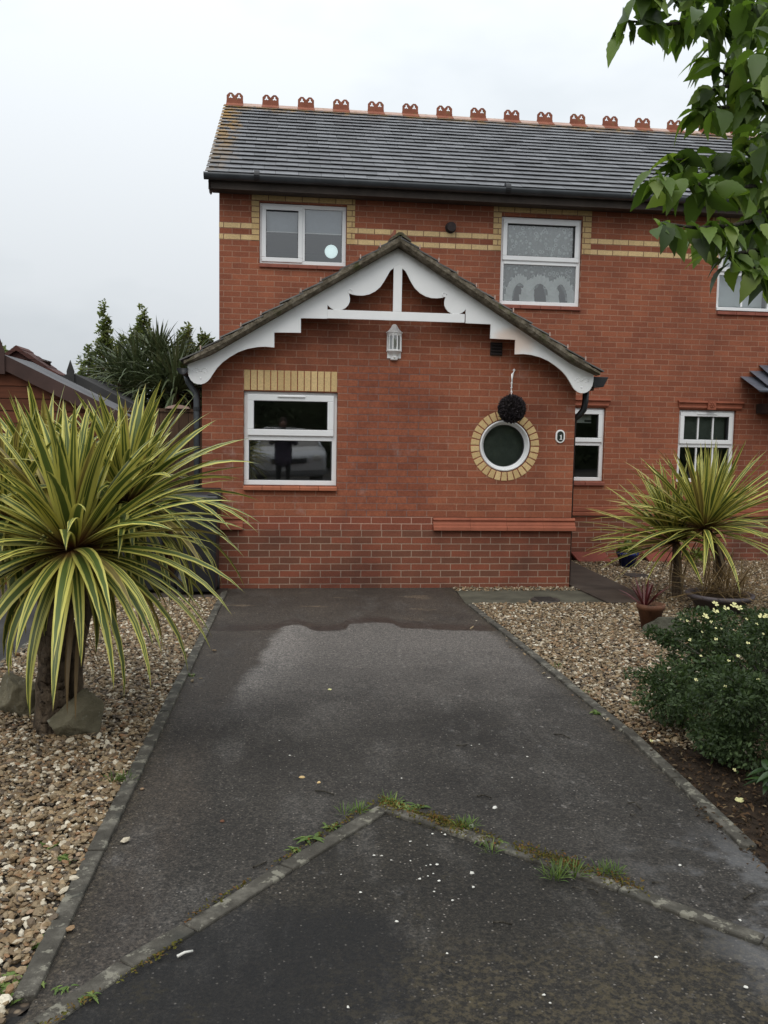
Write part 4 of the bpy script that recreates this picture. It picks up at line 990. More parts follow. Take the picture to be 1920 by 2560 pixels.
for sgn in (-1, 1):
    poly = [(XC+x_ if sgn < 0 else XC-x_, z_) for x_, z_ in half]
    if sgn > 0: poly = poly[::-1]
    bb = MB().prism_xz(poly, YB-.012, YB+.012).build('bargeboard', M['board'], HOUSE, fixn=True)
    cx_ = XC+sgn*2.058
    mb = MB()
    for dx in (-.042, .042): mb.tube([(cx_+dx+.033*math.cos(a), YB-.0125, 2.335+.033*math.sin(a)) for a in [R_(-10+i*15) for i in range(14)]], 0.0045, 6); mb.ball((cx_+dx, YB-.012, 2.325), 0.010, 8, (1, .4, 1))
    mb.ball((cx_, YB-.012, 2.262), 0.013, 8, (1, .4, 1))
    mb.tube([(XC+sgn*.505+.022*math.cos(a), YB-.0125, 3.208+.022*math.sin(a)) for a in [R_(i*20) for i in range(16)]], 0.005, 6)
    mb.build('carved_mark', M['board'], bb, True)
MB().box(XC-.742, XC+.732, YB-.016, YB+.012, 2.920, 3.012).build('collar_beam', M['board'], HOUSE, bevel=0.003)
MB().prism_xz([(XC-.046, 3.013), (XC+.046, 3.013), (XC+.046, 3.475), (XC, 3.503), (XC-.046, 3.475)], YB-.014, YB+.012).build('king_post', M['board'], HOUSE, bevel=0.003)
for sgn in (-1, 1):   # soffit behind the boards
    mb = MB(); P = [(XC+sgn*2.17, 2.44), (XC, 3.66)]
    mb.add([(P[0][0], YB+.012, P[0][1]), (P[1][0], YB+.012, P[1][1]), (P[1][0], YE, P[1][1]), (P[0][0], YE, P[0][1])], [(0, 1, 2, 3)])
    mb.build('soffit', M['dark_wood'], HOUSE)
# gutters and pipes of the extension
def gutter_y(x, y0, y1, z, r):
    mb = MB(); n = 10; vs = []
    for y in (y0, y1):
        for i in range(n+1):
            a = math.pi+math.pi*i/n; vs.append((x+r*math.cos(a), y, z+r*math.sin(a)*1.1))
    k = n+1
    mb.add(vs, [(i, k+i, k+i+1, i+1) for i in range(n)]+[tuple(range(n, -1, -1)), tuple(range(k, 2*k))])
    return mb.build('gutter', M['black_plastic'], HOUSE, True)
gutter_y(XC-EVX+.005, 9.26, YM-.01, 2.36, .058)
# square-line gutter on the right with its dark stop end turned to the drive
mb = MB(); mb.prism_xz([(3.40, 2.275), (3.52, 2.275), (3.575, 2.385), (3.40, 2.385)], 9.33, YM-.02).build('gutter', M['black_plastic'], HOUSE, bevel=0.004)
MB().box(3.33, 3.42, 9.36, 9.60, 2.235, 2.33).build('gutter_bracket', M['dark_wood'], HOUSE)
MB().tube([(3.425, 9.62, 2.26), (3.42, 9.62, 2.12), (3.405, 9.62, 2.03), (3.36, 9.64, 1.965), (3.315, 9.66, 1.925), (3.303, 9.68, 1.85), (3.303, 9.68, 0.02)], 0.036, 12).build('downpipe', M['black_plastic'], HOUSE, True)
dp = MB().tube([(XC-EVX+.01, 9.60, 2.33), (XC-EVX+.03, 9.60, 2.24), (-0.935, 9.58, 2.12), (-0.925, 9.56, 2.05), (-0.922, 9.56, 0.03)], 0.036, 12).build('downpipe', M['gutter'], HOUSE, True)
mb = MB()
for z in (1.95, 1.72, 0.9): mb.tube([(-0.922, 9.56, z-.02), (-0.922, 9.56, z+.02)], 0.043, 12)
mb.build('pipe_clip', M['black_plastic'], dp)
# wall vents
av = MB().box(2.27, 2.405, YE-.010, YE+.01, 2.60, 2.745).build('air_vent', M['vent_dark'], HOUSE, bevel=0.004)
for i in range(4): MB().prism_yz([(YE-.012, 2.608+i*.034), (YE-.034, 2.610+i*.034), (YE-.034, 2.622+i*.034), (YE-.012, 2.636+i*.034)], 2.275, 2.400).build('louvre', M['vent_dark'], av)
mb = MB(); mb.tube([(2.265, YM+.02, 4.552), (2.265, YM-.09, 4.548)], 0.062, 20); 
fl = mb.build('flue_vent', M['vent_dark'], HOUSE); MB().ringdisc((2.265, 4.548), [(0.075, YM-.004), (0.075, YM-.02), (0.062, YM-.022)], 24).build('collar', M['vent_dark'], fl)
# small porch roof at the right edge
pr = thing('porch_canopy', (7.3, 11.6, 2.3), 'blue-grey leaded porch canopy on the brick wall at the right edge', 'canopy')
mb = MB(); n = 5
for i in range(n):
    x0_ = 6.60+i*.14; zz = 2.40+i*.085; yy = 11.50+i*.05
    mb.hexa([(x0_, yy, zz-.018), (9.4, yy, zz-.018), (9.4, YM-.004, zz+.22), (x0_+.06, YM-.004, zz+.22), (x0_-.03, yy-.015, zz+.012), (9.4, yy-.015, zz+.012), (9.4, YM-.004, zz+.235), (x0_-.02, YM-.004, zz+.235)])
mb.build('roof', M['lead'], pr, bevel=0.006)
MB().box(6.78, 9.4, 11.52, 11.60, 2.22, 2.36).build('gutter', M['black_plastic'], pr, bevel=0.01)
MB().box(6.86, 9.4, 11.56, YM-.004, 2.10, 2.24).build('beam', M['dark_wood'], pr)
#PART3
# ------------------------------------------------------------------ plants: tools
def strap_head(c, n, L, wd, seed, e_in=86, e_span=92, bend0=14, bend1=74, amax=1.0, axis=None, seg=9, lvar=0.14, out=None):
    """a rosette of sword leaves round the point c; returns MB with uv"""
    g = random.Random(seed); mb = out or MB()
    if mb.uv is None: mb.uv = []
    rot = Matrix.Identity(3)
    if axis is not None: rot = Vector((0, 0, 1)).rotation_difference(Vector(axis).normalized()).to_matrix()
    for k in range(n):
        a = min(1.0, (k+g.random())/n*amax); az = k*2.39996+g.uniform(-.25, .25)
        e0 = e_in-e_span*a+g.gauss(0, 5); bend = bend0+(bend1-bend0)*a**.85+g.gauss(0, 7)
        l = L*(0.82+0.24*math.sin(math.pi*min(1, a*.78)))*(1+g.uniform(-lvar, lvar)); ww = wd*g.uniform(.82, 1.15)
        roll = g.uniform(-.5, .5); sidebend = g.uniform(-.16, .16)
        p = Vector((0, 0, 0)); pts = []
        st = Vector((math.cos(az), math.sin(az), 0))*0.018
        for i in range(seg+1):
            t = i/seg; e = R_(e0-bend*t**1.45); ah = az+sidebend*t
            d = Vector((math.cos(ah)*math.cos(e), math.sin(ah)*math.cos(e), math.sin(e)))
            s = Vector((-math.sin(ah), math.cos(ah), 0)); nrm = s.cross(d).normalized()
            rr = roll*(0.3+t); s2 = s*math.cos(rr)+nrm*math.sin(rr); n2 = nrm*math.cos(rr)-s*math.sin(rr)
            prof = (0.55+0.45*min(1, t/.30)) if t < .30 else max(0.0, 1-((t-.30)/.70)**1.9)
            pts.append((p+st, s2, n2, prof*ww*.5)); p = p+d*(l/seg)
        b = len(mb.v)
        for q, s2, n2, hw in pts:
            for u_, off in ((0, -1), (.5, 0), (1, 1)):
                v = q+s2*(hw*off)+n2*(hw*.30*abs(off)); v = rot @ v; mb.v.append((c[0]+v.x, c[1]+v.y, c[2]+v.z))
        for i in range(seg):
            for j in (0, 1):
                mb.f.append((b+i*3+j, b+i*3+j+1, b+i*3+j+4, b+i*3+j+3))
                mb.uv += [(j*.5, i/seg), (j*.5+.5, i/seg), (j*.5+.5, (i+1)/seg), (j*.5, (i+1)/seg)]
    return mb

def leaf_template(ratio=0.5, fold=0.35, curl=0.35, st=8, serr=0.05):
    V = []; F = []
    for i in range(st+1):
        t = i/st; hw = ratio*.5*(math.sin(math.pi*min(1, t**.85))**.8)*(1-.25*t)
        hw *= 1-.45*t**5
        if i == 0: hw = 0.012
        if i == st: hw = 0.0
        hw *= 1+(serr if i % 2 else -serr)
        z = -curl*t*t
        V += [(t, -hw, z+hw*fold), (t, 0, z), (t, hw, z+hw*fold)]
    for i in range(st):
        for j in (0, 1): F.append((i*3+j, i*3+j+1, i*3+j+4, i*3+j+3))
    return np.array(V, np.float32), np.array(F, np.int32)
RHOMB = (np.array([(0, 0, 0), (.5, -.28, .04), (1, 0, -.06), (.5, .28, .04)], np.float32), np.array([(0, 1, 2, 3)], np.int32))
def scatter(tmpl, P, D, N, S):
    """copies of a leaf template: positions P, directions D, up hints N, sizes S -> V, F"""
    V, F = tmpl; D = D/np.linalg.norm(D, axis=1, keepdims=True)
    Y = np.cross(N, D); ln = np.linalg.norm(Y, axis=1, keepdims=True); Y = Y/np.maximum(ln, 1e-5); Z = np.cross(D, Y)
    W = (V[None, :, 0, None]*D[:, None]+V[None, :, 1, None]*Y[:, None]+V[None, :, 2, None]*Z[:, None])*S[:, None, None]+P[:, None]
    n, k = len(P), len(V)
    return W.reshape(-1, 3), (F[None]+(np.arange(n)*k)[:, None, None]).reshape(-1, F.shape[1])
def rand_dirs(g, n):
    v = g.normal(size=(n, 3)); return v/np.linalg.norm(v, axis=1, keepdims=True)
def project(p):
    q = np.array(p, float)-np.array([0, 0, CAM_H]); a = q@_f
    return 960+FPX*(q@_r)/a, 1280-FPX*(q@_u)/a

# ------------------------------------------------------------------ striped palm on the left
base = Vector((-1.22, 4.63, gz(4.63)))
palm = thing('striped_palm', base, 'large yellow-striped sword-leaved palm on two dark trunks in the left gravel', 'palm')
HA, HB, HC, HD, HE = at(182, 1372, 4.35), at(316, 1258, 4.95), at(15, 1300, 4.85), at(112, 1232, 5.30), at(-150, 1330, 4.6)
def bark_tube(mb, pts, rad, seed, n=14, sub=6):
    g = random.Random(seed); P = []; Rr = []
    for i in range(len(pts)-1):
        for k in range(sub):
            t = k/sub; P.append(Vector(pts[i]).lerp(Vector(pts[i+1]), t)+Vector((g.uniform(-.006, .006), g.uniform(-.006, .006), 0))); Rr.append((rad[i]*(1-t)+rad[i+1]*t)*g.uniform(.93, 1.08))
    P.append(Vector(pts[-1])); Rr.append(rad[-1]); b0 = len(mb.v); mb.tube(P, Rr, n)
    for i in range(b0, len(mb.v)):
        k = .10*rad[0]; v = mb.v[i]; mb.v[i] = (v[0]+g.uniform(-k, k), v[1]+g.uniform(-k, k), v[2]+g.uniform(-k, k))
mb = MB()
bark_tube(mb, [base+Vector((0.02, 0, -.1)), base+Vector((0.03, 0, .12)), at(130, 1690, 4.6), at(150, 1560, 4.5), HA+Vector((0, .02, .0))], [.094, .076, .066, .050, .042], 1, 20, 16)
mb.build('trunk', M['bark'], palm, True)
mb = MB(); bark_tube(mb, [base+Vector((-.05, .06, -.1)), at(115, 1640, 4.68), at(110, 1480, 4.8), HC+Vector((0, 0, 0))], [.05, .045, .040, .036], 2); mb.build('trunk', M['bark'], palm, True)
mb = MB(); bark_tube(mb, [base+Vector((.09, .10, -.1)), at(190, 1640, 4.75), at(215, 1500, 4.85), HB], [.042, .042, .040, .036], 3); mb.build('trunk', M['bark'], palm, True)
mb = MB(); bark_tube(mb, [base+Vector((0, .2, -.1)), at(140, 1500, 5.0), HD], [.06, .05, .042], 4); mb.build('trunk', M['bark'], palm, True)
for h, n, L, sd_, am in ((HA, 165, .80, 11, 1.0), (HB, 140, .74, 12, 1.0), (HC, 100, .72, 13, 1.0), (HD, 96, .72, 14, .95)):
    strap_head(h, n, L, .062, sd_, amax=am, e_span=120, bend1=74).build('leaf_head', M['strap'], palm, True)
mb = MB(); g_ = random.Random(5)      # dead leaves hanging along the trunks
for (px, py, Y) in ((176, 1560, 4.42), (196, 1570, 4.5), (186, 1520, 4.4)):
    strap_head(at(px, py, Y), 3, .46, .020, px, e_in=-60, e_span=8, bend0=20, bend1=25, out=mb)
mb.build('dead_leaves', M['straw'], palm, True)

# rocks
def rock(name, c, dims, seed, mat, label, flat=0.0, rotz=0.0):
    g = random.Random(seed); bm = bmesh.new(); bmesh.ops.create_icosphere(bm, subdivisions=5, radius=1)
    planes = []
    for i in range(13):
        v = Vector((g.gauss(0, 1), g.gauss(0, 1), g.gauss(0, .8))).normalized(); planes.append((v, g.uniform(.50, .86)))
    from mathutils import noise
    for v in bm.verts:
        for nrm, d in planes:
            k = v.co.dot(nrm)
            if k > d: v.co -= nrm*(k-d)*.97
        q = v.co*2.2+Vector((seed, seed, 0)); v.co *= 1+.10*noise.noise(q)+.05*noise.noise(q*3.1)+.022*noise.noise(q*9)
        v.co = Vector((v.co.x*dims[0], v.co.y*dims[1], v.co.z*dims[2]))
        v.co.rotate(Matrix.Rotation(rotz, 3, 'Z'))
    me = bpy.data.meshes.new(name); bm.to_mesh(me); bm.free(); me.polygons.foreach_set('use_smooth', [True]*len(me.polygons)); me.materials.append(mat)
    o = bpy.data.objects.new(name, me); COL.objects.link(o); o.location = c
    return tag(o, label, 'rock')
p = gp(188, 1835); rock('rock', (p.x, p.y, gz(p.y)+.07), (.170, .12, .170), 4, M['rock'], 'mossy brown boulder leaning on the right foot of the big striped palm', rotz=.2)
p = gp(55, 1780); rock('rock', (p.x, p.y, gz(p.y)+.07), (.160, .13, .190), 8, M['rock'], 'mossy brown boulder half hidden behind the striped palm trunk on the left')
p = gp(1660, 1585); rock('rock', (p.x+.03, p.y+.08, gz(p.y)+.05), (.22, .15, .15), 9, M['rock_grey'], 'grey-green rounded boulder in front of the clay pot', rotz=-.2)

# ------------------------------------------------------------------ things by the left corner
def wheelie_bin(x0, x1, y0, y1, h, lidmat, label):
    b_ = thing('wheelie_bin', ((x0+x1)/2, (y0+y1)/2, gz(y0)), label, 'bin', 'wheelie bins by the house corner')
    z0 = gz(y0)+.03; t = .05
    mb = MB(); mb.hexa([(x0+t, y0+t*1.2, z0), (x1-t*.5, y0+t*1.2, z0), (x1-t*.5, y1-t, z0), (x0+t, y1-t, z0), (x0, y0, z0+h-.10), (x1, y0, z0+h-.10), (x1, y1, z0+h-.10), (x0, y1, z0+h-.10)])
    mb.build('body', M['black_plastic'], b_, bevel=.02)
    MB().box(x0-.015, x1+.015, y0-.015, y1+.015, z0+h-.13, z0+h-.095).build('rim', M['black_plastic'], b_, bevel=.008)
    mb = MB(); mb.hexa([(x0-.02, y0-.03, z0+h-.092), (x1+.02, y0-.03, z0+h-.092), (x1+.02, y1+.02, z0+h-.092), (x0-.02, y1+.02, z0+h-.092), (x0, y0, z0+h-.05), (x1, y0, z0+h-.05), (x1, y1, z0+h-.01), (x0, y1, z0+h-.01)])
    ld = mb.build('lid', lidmat, b_, bevel=.015)
    MB().tube([(x0+.06, y1+.05, z0+h-.03), (x1-.06, y1+.05, z0+h-.03)], .014, 10).build('handle', M['black_plastic'], b_, True)
    MB().box(x1-.10, x1+.035, y0-.01, y0+.10, z0+h-.125, z0+h-.04).build('hinge', M['black_plastic'], b_, bevel=.008)
    for xw in (x0-.02, x1-.06):
        MB().tube([(xw, y1-.06, z0+.07), (xw+.05, y1-.06, z0+.07)], .10, 20).build('wheel', M['rubber'], b_, True)
    MB().tube([(x0+.07, y0+.045, z0+.13), (x0+.14, y0+.045, z0+.13)], .075, 20).build('wheel', M['rubber'], b_, True)
p = gp(545, 1490)
wheelie_bin(p.x-.47, p.x-.005, p.y-.02, p.y+.50, 1.075, M['black_plastic'], 'black wheelie bin with a black lid touching the house corner')
wheelie_bin(p.x-1.10, p.x-.56, p.y+.10, p.y+.62, 1.06, M['bin_lid_green'], 'black wheelie bin with a dark green lid behind the striped palm')
fz = 1.93
fn = thing('board_fence', (-2.2, 10.35, 0), 'dark brown vertical board fence between the shed and the house', 'fence')
mb = MB(); x = -3.6
while x < -0.90:
    mb.box(x, min(x+.112, -.885), 10.34+rnd.uniform(0, .006), 10.36, -.05, fz-rnd.uniform(0, .012)); x += .11
mb.build('boards', M['fence'], fn)
MB().box(-3.6, -.885, 10.325, 10.375, fz, fz+.035).build('top_rail', M['fence'], fn)
MB().prism_xz([(-1.36, fz+.036), (-1.08, fz+.036), (-1.10, fz+.062), (-1.22, fz+.085), (-1.33, fz+.060)], 10.30, 10.40).build('rail_cap', M['ridge_pale'], fn)

# shed with the brown boarded gable
def gable_shed(name, Y1, Y2, apex, eave, wallmat, feltmat, trim, label, fascia=.16):
    ax, az = apex; ex, ez = eave
    s = thing(name, (ax, Y1, 0), label, 'shed')
    lx_ = 2*ax-ex
    MB().prism_xz([(lx_+.12, -.1), (ex-.12, -.1), (ex-.12, ez-.02), (ax, az-.10), (lx_+.12, ez-.02)], Y1+.06, Y2-.06).build('wall', wallmat, s)
    for a, b_ in (((ax, az), (ex, ez)), ((lx_, ez), (ax, az))):
        mb = MB(); (xa, za), (xb, zb) = a, b_
        mb.hexa([(xa, Y1, za-.03), (xb, Y1, zb-.03), (xb, Y2, zb-.03), (xa, Y2, za-.03), (xa, Y1, za), (xb, Y1, zb), (xb, Y2, zb), (xa, Y2, za)])
        mb.build('roof', feltmat, s)
        mb = MB(); mb.prism_xz([(xa, za-fascia), (xb, zb-fascia), (xb, zb+.006), (xa, za+.006)], Y1-.025, Y1-.001); mb.build('fascia', trim, s)
    MB().prism_xz([(ax-.05, az-.22), (ax+.05, az-.22), (ax+.05, az+.02), (ax, az+.17), (ax-.05, az+.02)], Y1-.05, Y1-.026).build('finial', trim, s)
    return s
v1, v2 = at(2, 884, 9.9), at(372, 1066, 9.9)
gable_shed('garden_shed', 9.9, 11.1, (v1.x, v1.z), (v2.x, v2.z), M['shiplap'], M['felt'], M['shed_trim'], 'brown overlapping-board shed with a low grey roof at the left edge')
v1, v2, v3 = at(178, 932, 12.4), at(390, 1040, 12.4), at(464, 1054, 15.4)
gable_shed('garden_shed', 12.4, 15.5, (v1.x, v1.z), (v2.x+.1, v2.z-.05), M['dark_wood'], M['felt_dark'], M['felt_dark'], 'dark felt-roofed shed behind the brown shed', .13)
# brick house far behind
v1, v2 = at(40, 866, 38), at(136, 931, 38)
fh = thing('distant_house', (v1.x, 38, 0), 'distant dark red tiled house gable beyond the sheds on the left', 'house')
lx_ = 2*v1.x-v2.x
MB().prism_xz([(lx_, 0), (v2.x, 0), (v2.x, v2.z-.1), (v1.x, v1.z-.1), (lx_, v2.z-.1)], 38.2, 39.6).build('wall', M['red_tile'], fh)
for (xa, za), (xb, zb) in (((v1.x, v1.z), (v2.x+.2, v2.z-.12)), ((lx_-.2, v2.z-.12), (v1.x, v1.z))):
    mb = MB(); g = random.Random(2); n = 16
    for i in range(n):
        t0, t1 = i/n, (i+1)/n; j = g.uniform(0, .05)
        mb.hexa([(xa+(xb-xa)*t, y, za+(zb-za)*t-.16) for y, t in ((38, t0), (38, t1), (39.8, t1), (39.8, t0))]+[(xa+(xb-xa)*t, y, za+(zb-za)*t+j) for y, t in ((38, t0), (38, t1), (39.8, t1), (39.8, t0))])
    mb.build('roof', M['red_tile'], fh)
for px in (110, 121):
    v = at(px, 905+(px-110)*.2, 39); MB().lathe([(.10, -.7), (.10, 0), (.14, .02), (.14, .06)], (v.x, 39, v.z), 10).build('flue_pipe', M['dark_wood'], fh, True)
v = at(92, 890, 39); mb = MB(); mb.tube([(v.x, 39, v.z-.9), (v.x, 39, v.z)], .02, 6); mb.tube([(v.x-.15, 39, v.z-.02), (v.x+.55, 39.2, v.z-.22)], .015, 6)
for i in range(4): mb.tube([(v.x+.05+i*.13, 38.85, v.z-.07-i*.04), (v.x+.05+i*.13, 39.2, v.z-.07-i*.04)], .01, 5)
mb.build('aerial', M['iron'], fh)

# ------------------------------------------------------------------ trees behind the sheds
bp = Vector((at(400, 1000, 14).x, 14.2, 0))
cab = thing('cabbage_palm', bp, 'dark green cabbage palm with drooping sword leaves behind the sheds', 'palm')
for i, (px, py, Y, n, L, am) in enumerate(((398, 985, 13.8, 90, .86, 1.0), (446, 950, 13.8, 95, .88, 1.0), (345, 940, 14.2, 90, .86, .9), (300, 955, 14.4, 84, .80, .85), (480, 1000, 13.9, 84, .80, 1.0), (395, 905, 14.5, 84, .76, .75), (440, 985, 13.4, 84, .84, 1.0), (340, 985, 14.0, 76, .8, 1.0), (505, 960, 14.3, 70, .75, .9))):
    h = at(px, py, Y)
    strap_head(h, n, L, .042, 40+i, amax=am, seg=6, bend1=82).build('leaf_head', M['strap_green'], cab, True)
    mb = MB(); bark_tube(mb, [Vector((bp.x+(h.x-bp.x)*.2, Y+.1, -.1)), Vector((bp.x+(h.x-bp.x)*.5, Y+.05, h.z*.6)), h], [.10, .08, .05], i, 8, 3); mb.build('trunk', M['bark'], cab, True)
def cloud(name, blobs, Y, n, size, mat, parent, seed, dY=.5):
    """leaf clumps given as (px, py, rx, ry) ellipses of the photograph at depth Y"""
    g = np.random.default_rng(seed); A = np.array([b_[2]*b_[3] for b_ in blobs], float); A /= A.sum()
    Ps = []
    for (px, py, rx_, ry_), w_ in zip(blobs, A):
        m = max(6, int(n*w_)); c = at(px, py, Y); k = Y/FPX
        d = rand_dirs(g, m)*(g.uniform(0, 1, (m, 1))**.45)
        Ps.append(np.array(c)[None]+d*np.array([rx_*k, min(dY, rx_*k), ry_*k])[None])
    P = np.concatenate(Ps); m = len(P); D = rand_dirs(g, m); D[:, 2] = np.abs(D[:, 2])*.9-.15
    V, F = scatter(RHOMB, P, D, rand_dirs(g, m), size*g.uniform(.6, 1.25, m))
    return np_mesh(name, V, F, mat, parent, False)
by = thing('bay_tree', (at(290, 900, 16).x, 16, 0), 'pale green small-leaved evergreen tree rising behind the cabbage palm', 'tree')
g_ = random.Random(9); blobs = []
def spire(px, top, bot, r):
    for i in range(10):
        t = i/9; blobs.append((px+g_.uniform(-5, 5)*(1+t), top+(bot-top)*t, r*(.35+.65*t)*g_.uniform(.7, 1.2), 12+6*t))
spire(259, 762, 880, 15); spire(268, 800, 880, 17); spire(356, 770, 860, 16); spire(366, 800, 870, 15); spire(222, 868, 985, 18); spire(205, 905, 990, 12); spire(250, 860, 970, 22); spire(330, 830, 900, 20); spire(305, 850, 930, 22); spire(470, 818, 900, 18); spire(455, 835, 900, 16); spire(508, 838, 900, 20); spire(525, 855, 905, 14); spire(280, 880, 960, 20); spire(235, 900, 990, 20); spire(415, 860, 900, 18)
cloud('crown', blobs, 16, 9000, .080, M['bay'], by, 3)
cloud('crown', [(280, 985, 75, 60), (380, 960, 90, 60), (480, 960, 60, 60), (225, 990, 30, 40), (420, 1040, 90, 60), (455, 1030, 55, 45)], 16.3, 5000, .10, M['hedge'], by, 4)
mb = MB()
for px, tp in ((259, 800), (358, 800), (222, 900), (470, 860), (300, 880)): mb.tube([(at(px, 1000, 16).x*.9-.3, 16, -.1), at(px, 960, 16), at(px, tp, 16)], [.07, .04, .012], 7)
mb.build('trunk', M['bark'], by, True)
ft = thing('distant_tree', (at(-20, 880, 44).x, 44, 0), 'sliver of a pale green tree at the far left edge of the sky', 'tree')
cloud('crown', [(-14, 885, 26, 24), (-30, 900, 40, 40)], 44, 900, .3, M['bay'], ft, 6, 2)
MB().tube([(at(-25, 900, 44).x, 44, 0), at(-25, 900, 44)], [.25, .1], 8).build('trunk', M['bark'], ft, True)

# ------------------------------------------------------------------ things on the front wall
ln = thing('wall_lantern', (1.197, YE, 2.7), 'white half-hexagon carriage lantern fixed to the brick gable', 'lantern')
lc = (1.197, YE-.012, 2.51); n6 = 6
def half_hex(prof, mat, name, par=ln):
    return MB().lathe(prof, lc, 5, True, math.pi, 2*math.pi).build(name, mat, par, fixn=True)
half_hex([(.028, .008), (.040, .015), (.040, .055), (.052, .075), (.078, .098), (.086, .102), (.088, .112), (.074, .120)], M['white_metal'], 'base')
half_hex([(.080, .292), (.092, .302), (.092, .310), (.080, .318), (.058, .336), (.040, .362), (.025, .388), (.014, .396), (.001, .398)], M['white_metal'], 'cap')
half_hex([(.078, .268), (.084, .280), (.084, .291), (.060, .291)], M['white_metal'], 'collar')
mb = MB()
for i in range(6):
    a = math.pi+math.pi*i/5; r = .076; mb.box(lc[0]+r*math.cos(a)-.0055, lc[0]+r*math.cos(a)+.0055, lc[1]+r*math.sin(a)-.0055, lc[1]+r*math.sin(a)+.0055, lc[2]+.115, lc[2]+.272)
mb.build('glazing_bars', M['white_metal'], ln)
MB().lathe([(.0715, .118), (.0715, .270)], lc, 5, False, math.pi, 2*math.pi).build('pane', M['glass'], ln)
MB().box(lc[0]-.075, lc[0]+.075, YE-.012, YE-.001, lc[2]+.03, lc[2]+.31).build('back_plate', M['white_metal'], ln)
mb = MB(); mb.lathe([(.014, .12), (.014, .165), (.022, .19), (.026, .215), (.022, .235), (.010, .247), (.001, .249)], (lc[0], lc[1]-.026, lc[2]), 14); mb.build('light_bulb', M['bulb'], ln, True)
MB().ball((lc[0], lc[1]-.038, lc[2]+.036), .012, 10).build('sensor', M['bulb'], ln, True)
# hanging basket ball and bracket
bk = thing('hanging_bracket', (2.535, YE, 2.42), 'small white iron bracket above the round window holding a chain', 'bracket')
mb = MB(); mb.tube([(2.545, YE-.002, 2.445), (2.545, YE-.02, 2.44), (2.52, YE-.11, 2.425), (2.485, YE-.20, 2.40), (2.468, YE-.215, 2.39)], .006, 8); mb.ball((2.545, YE-.01, 2.446), .016, 8)
mb.build('arm', M['white_metal'], bk, True)
mb = MB(); mb.tube([(2.545, YE-.004, 2.44), (2.53, YE-.004, 2.36), (2.525, YE-.004, 2.25)], .006, 8); mb.tube([(2.468, YE-.213, 2.392), (2.468, YE-.213, 2.30)], .007, 8); mb.build('stay', M['white_metal'], bk, True)
hb = thing('topiary_ball', (2.47, YE-.213, 2.0), 'dark purple artificial topiary ball hanging over the round window', 'topiary ball')
mb = MB(); g_ = random.Random(4)
for i in range(11):
    z = 2.30-.0165*i; mb.tube([(2.468+g_.uniform(-.004, .004), YE-.213, z), (2.468, YE-.213, z-.012)], .006 if i % 3 else .011, 6)
mb.build('chain', M['white_metal'], hb)
bc = np.array([2.478, YE-.213, 2.012]); g = np.random.default_rng(2); m = 5200
d = rand_dirs(g, m); P = bc[None]+d*(.139*g.uniform(.80, 1.0, (m, 1))); D = d+rand_dirs(g, m)*.6
V, F = scatter(RHOMB, P, D, rand_dirs(g, m), .026*g.uniform(.7, 1.3, m)); np_mesh('foliage', V, F, M['ball'], hb, False)
MB().ball(bc, .128, 20).build('core', M['vent_dark'], hb, True)
# number plaque
pq = thing('house_number', (3.101, YE, 1.72), 'oval white plaque with a dark centre and the number 1', 'plaque')
def stadium(w_, h_, n=12):
    r = w_/2; s = h_/2-r
    return [(r*math.cos(math.pi*i/n), s+r*math.sin(math.pi*i/n)) for i in range(n+1)]+[(-r*math.cos(math.pi*i/n), -s-r*math.sin(math.pi*i/n)) for i in range(n+1)]
def plate(w_, h_, y0, y1): return MB().prism_xz([(3.101+x_, 1.722+z_) for x_, z_ in stadium(w_, h_)], y0, y1)
plate(.108, .150, YE-.016, YE-.001).build('rim', M['white_metal'], pq, bevel=.005, fixn=True)
plate(.074, .116, YE-.019, YE-.015).build('face', M['plaque'], pq, fixn=True)
mb = MB(); one = [(-.016, -.032), (.018, -.032), (.018, -.026), (.0075, -.025), (.0075, .022), (.004, .022), (-.014, .012), (-.012, .007), (-.004, .010), (-.004, -.025), (-.016, -.026)]
mb.prism_xz([(3.106+x_, 1.718+z_) for x_, z_ in one], YE-.0215, YE-.0185); mb.build('number', M['white_metal'], pq, fixn=True)
# lit globe lamp seen through the upper left window
gl = thing('globe_lamp', (at(828, 629, YM+.5).x, YM+.5, at(828, 629, YM+.5).z), 'glowing white globe lamp inside the upper left window', 'lamp')
c = gl.location; MB().ball(c, .092, 24).build('shade', M['lamp_glow'], gl, True)
MB().tube([(c.x, c.y, c.z+.09), (c.x, c.y, 4.92)], .004, 6).build('cord', M['iron'], gl, True)
# sloping red covers at the foot of the wall
def wedge(px0, px1, pyt, pyb, label):
    a = at(px0, pyt, YM-.03); b_ = at(px1, pyt, YM-.03); c = gp(px0+20, pyb); d = gp(px1+16, pyb); yf = c.y; zt = a.z
    o = thing('sloping_cover', ((a.x+d.x)/2, (yf+YM)/2, gz(yf)), label, 'cover', 'sloping red covers along the wall')
    mb = MB(); th = .03; zf = gz(yf)+.020
    mb.hexa([(c.x, yf, zf-th), (d.x, yf, zf-th), (b_.x, YM-.03, zt-th), (a.x, YM-.03, zt-th), (c.x, yf, zf), (d.x, yf, zf), (b_.x, YM-.03, zt), (a.x, YM-.03, zt)])
    mb.build('lid', M['red_paint'], o, bevel=.004)
    mb = MB(); mb.hexa([(c.x+.02, yf+.03, -.12), (d.x-.02, yf+.03, -.12), (b_.x-.02, YM-.03, -.12), (a.x+.02, YM-.03, -.12), (c.x+.02, yf+.03, zf-th), (d.x-.02, yf+.03, zf-th), (b_.x-.02, YM-.03, zt-th), (a.x+.02, YM-.03, zt-th)])
    mb.build('box', M['vent_dark'], o)
wedge(1427, 1512, 1379, 1406, 'dark red sloping board cover against the wall beside the extension')
wedge(1604, 1690, 1379, 1406, 'dark red sloping board cover behind the right-hand palm')
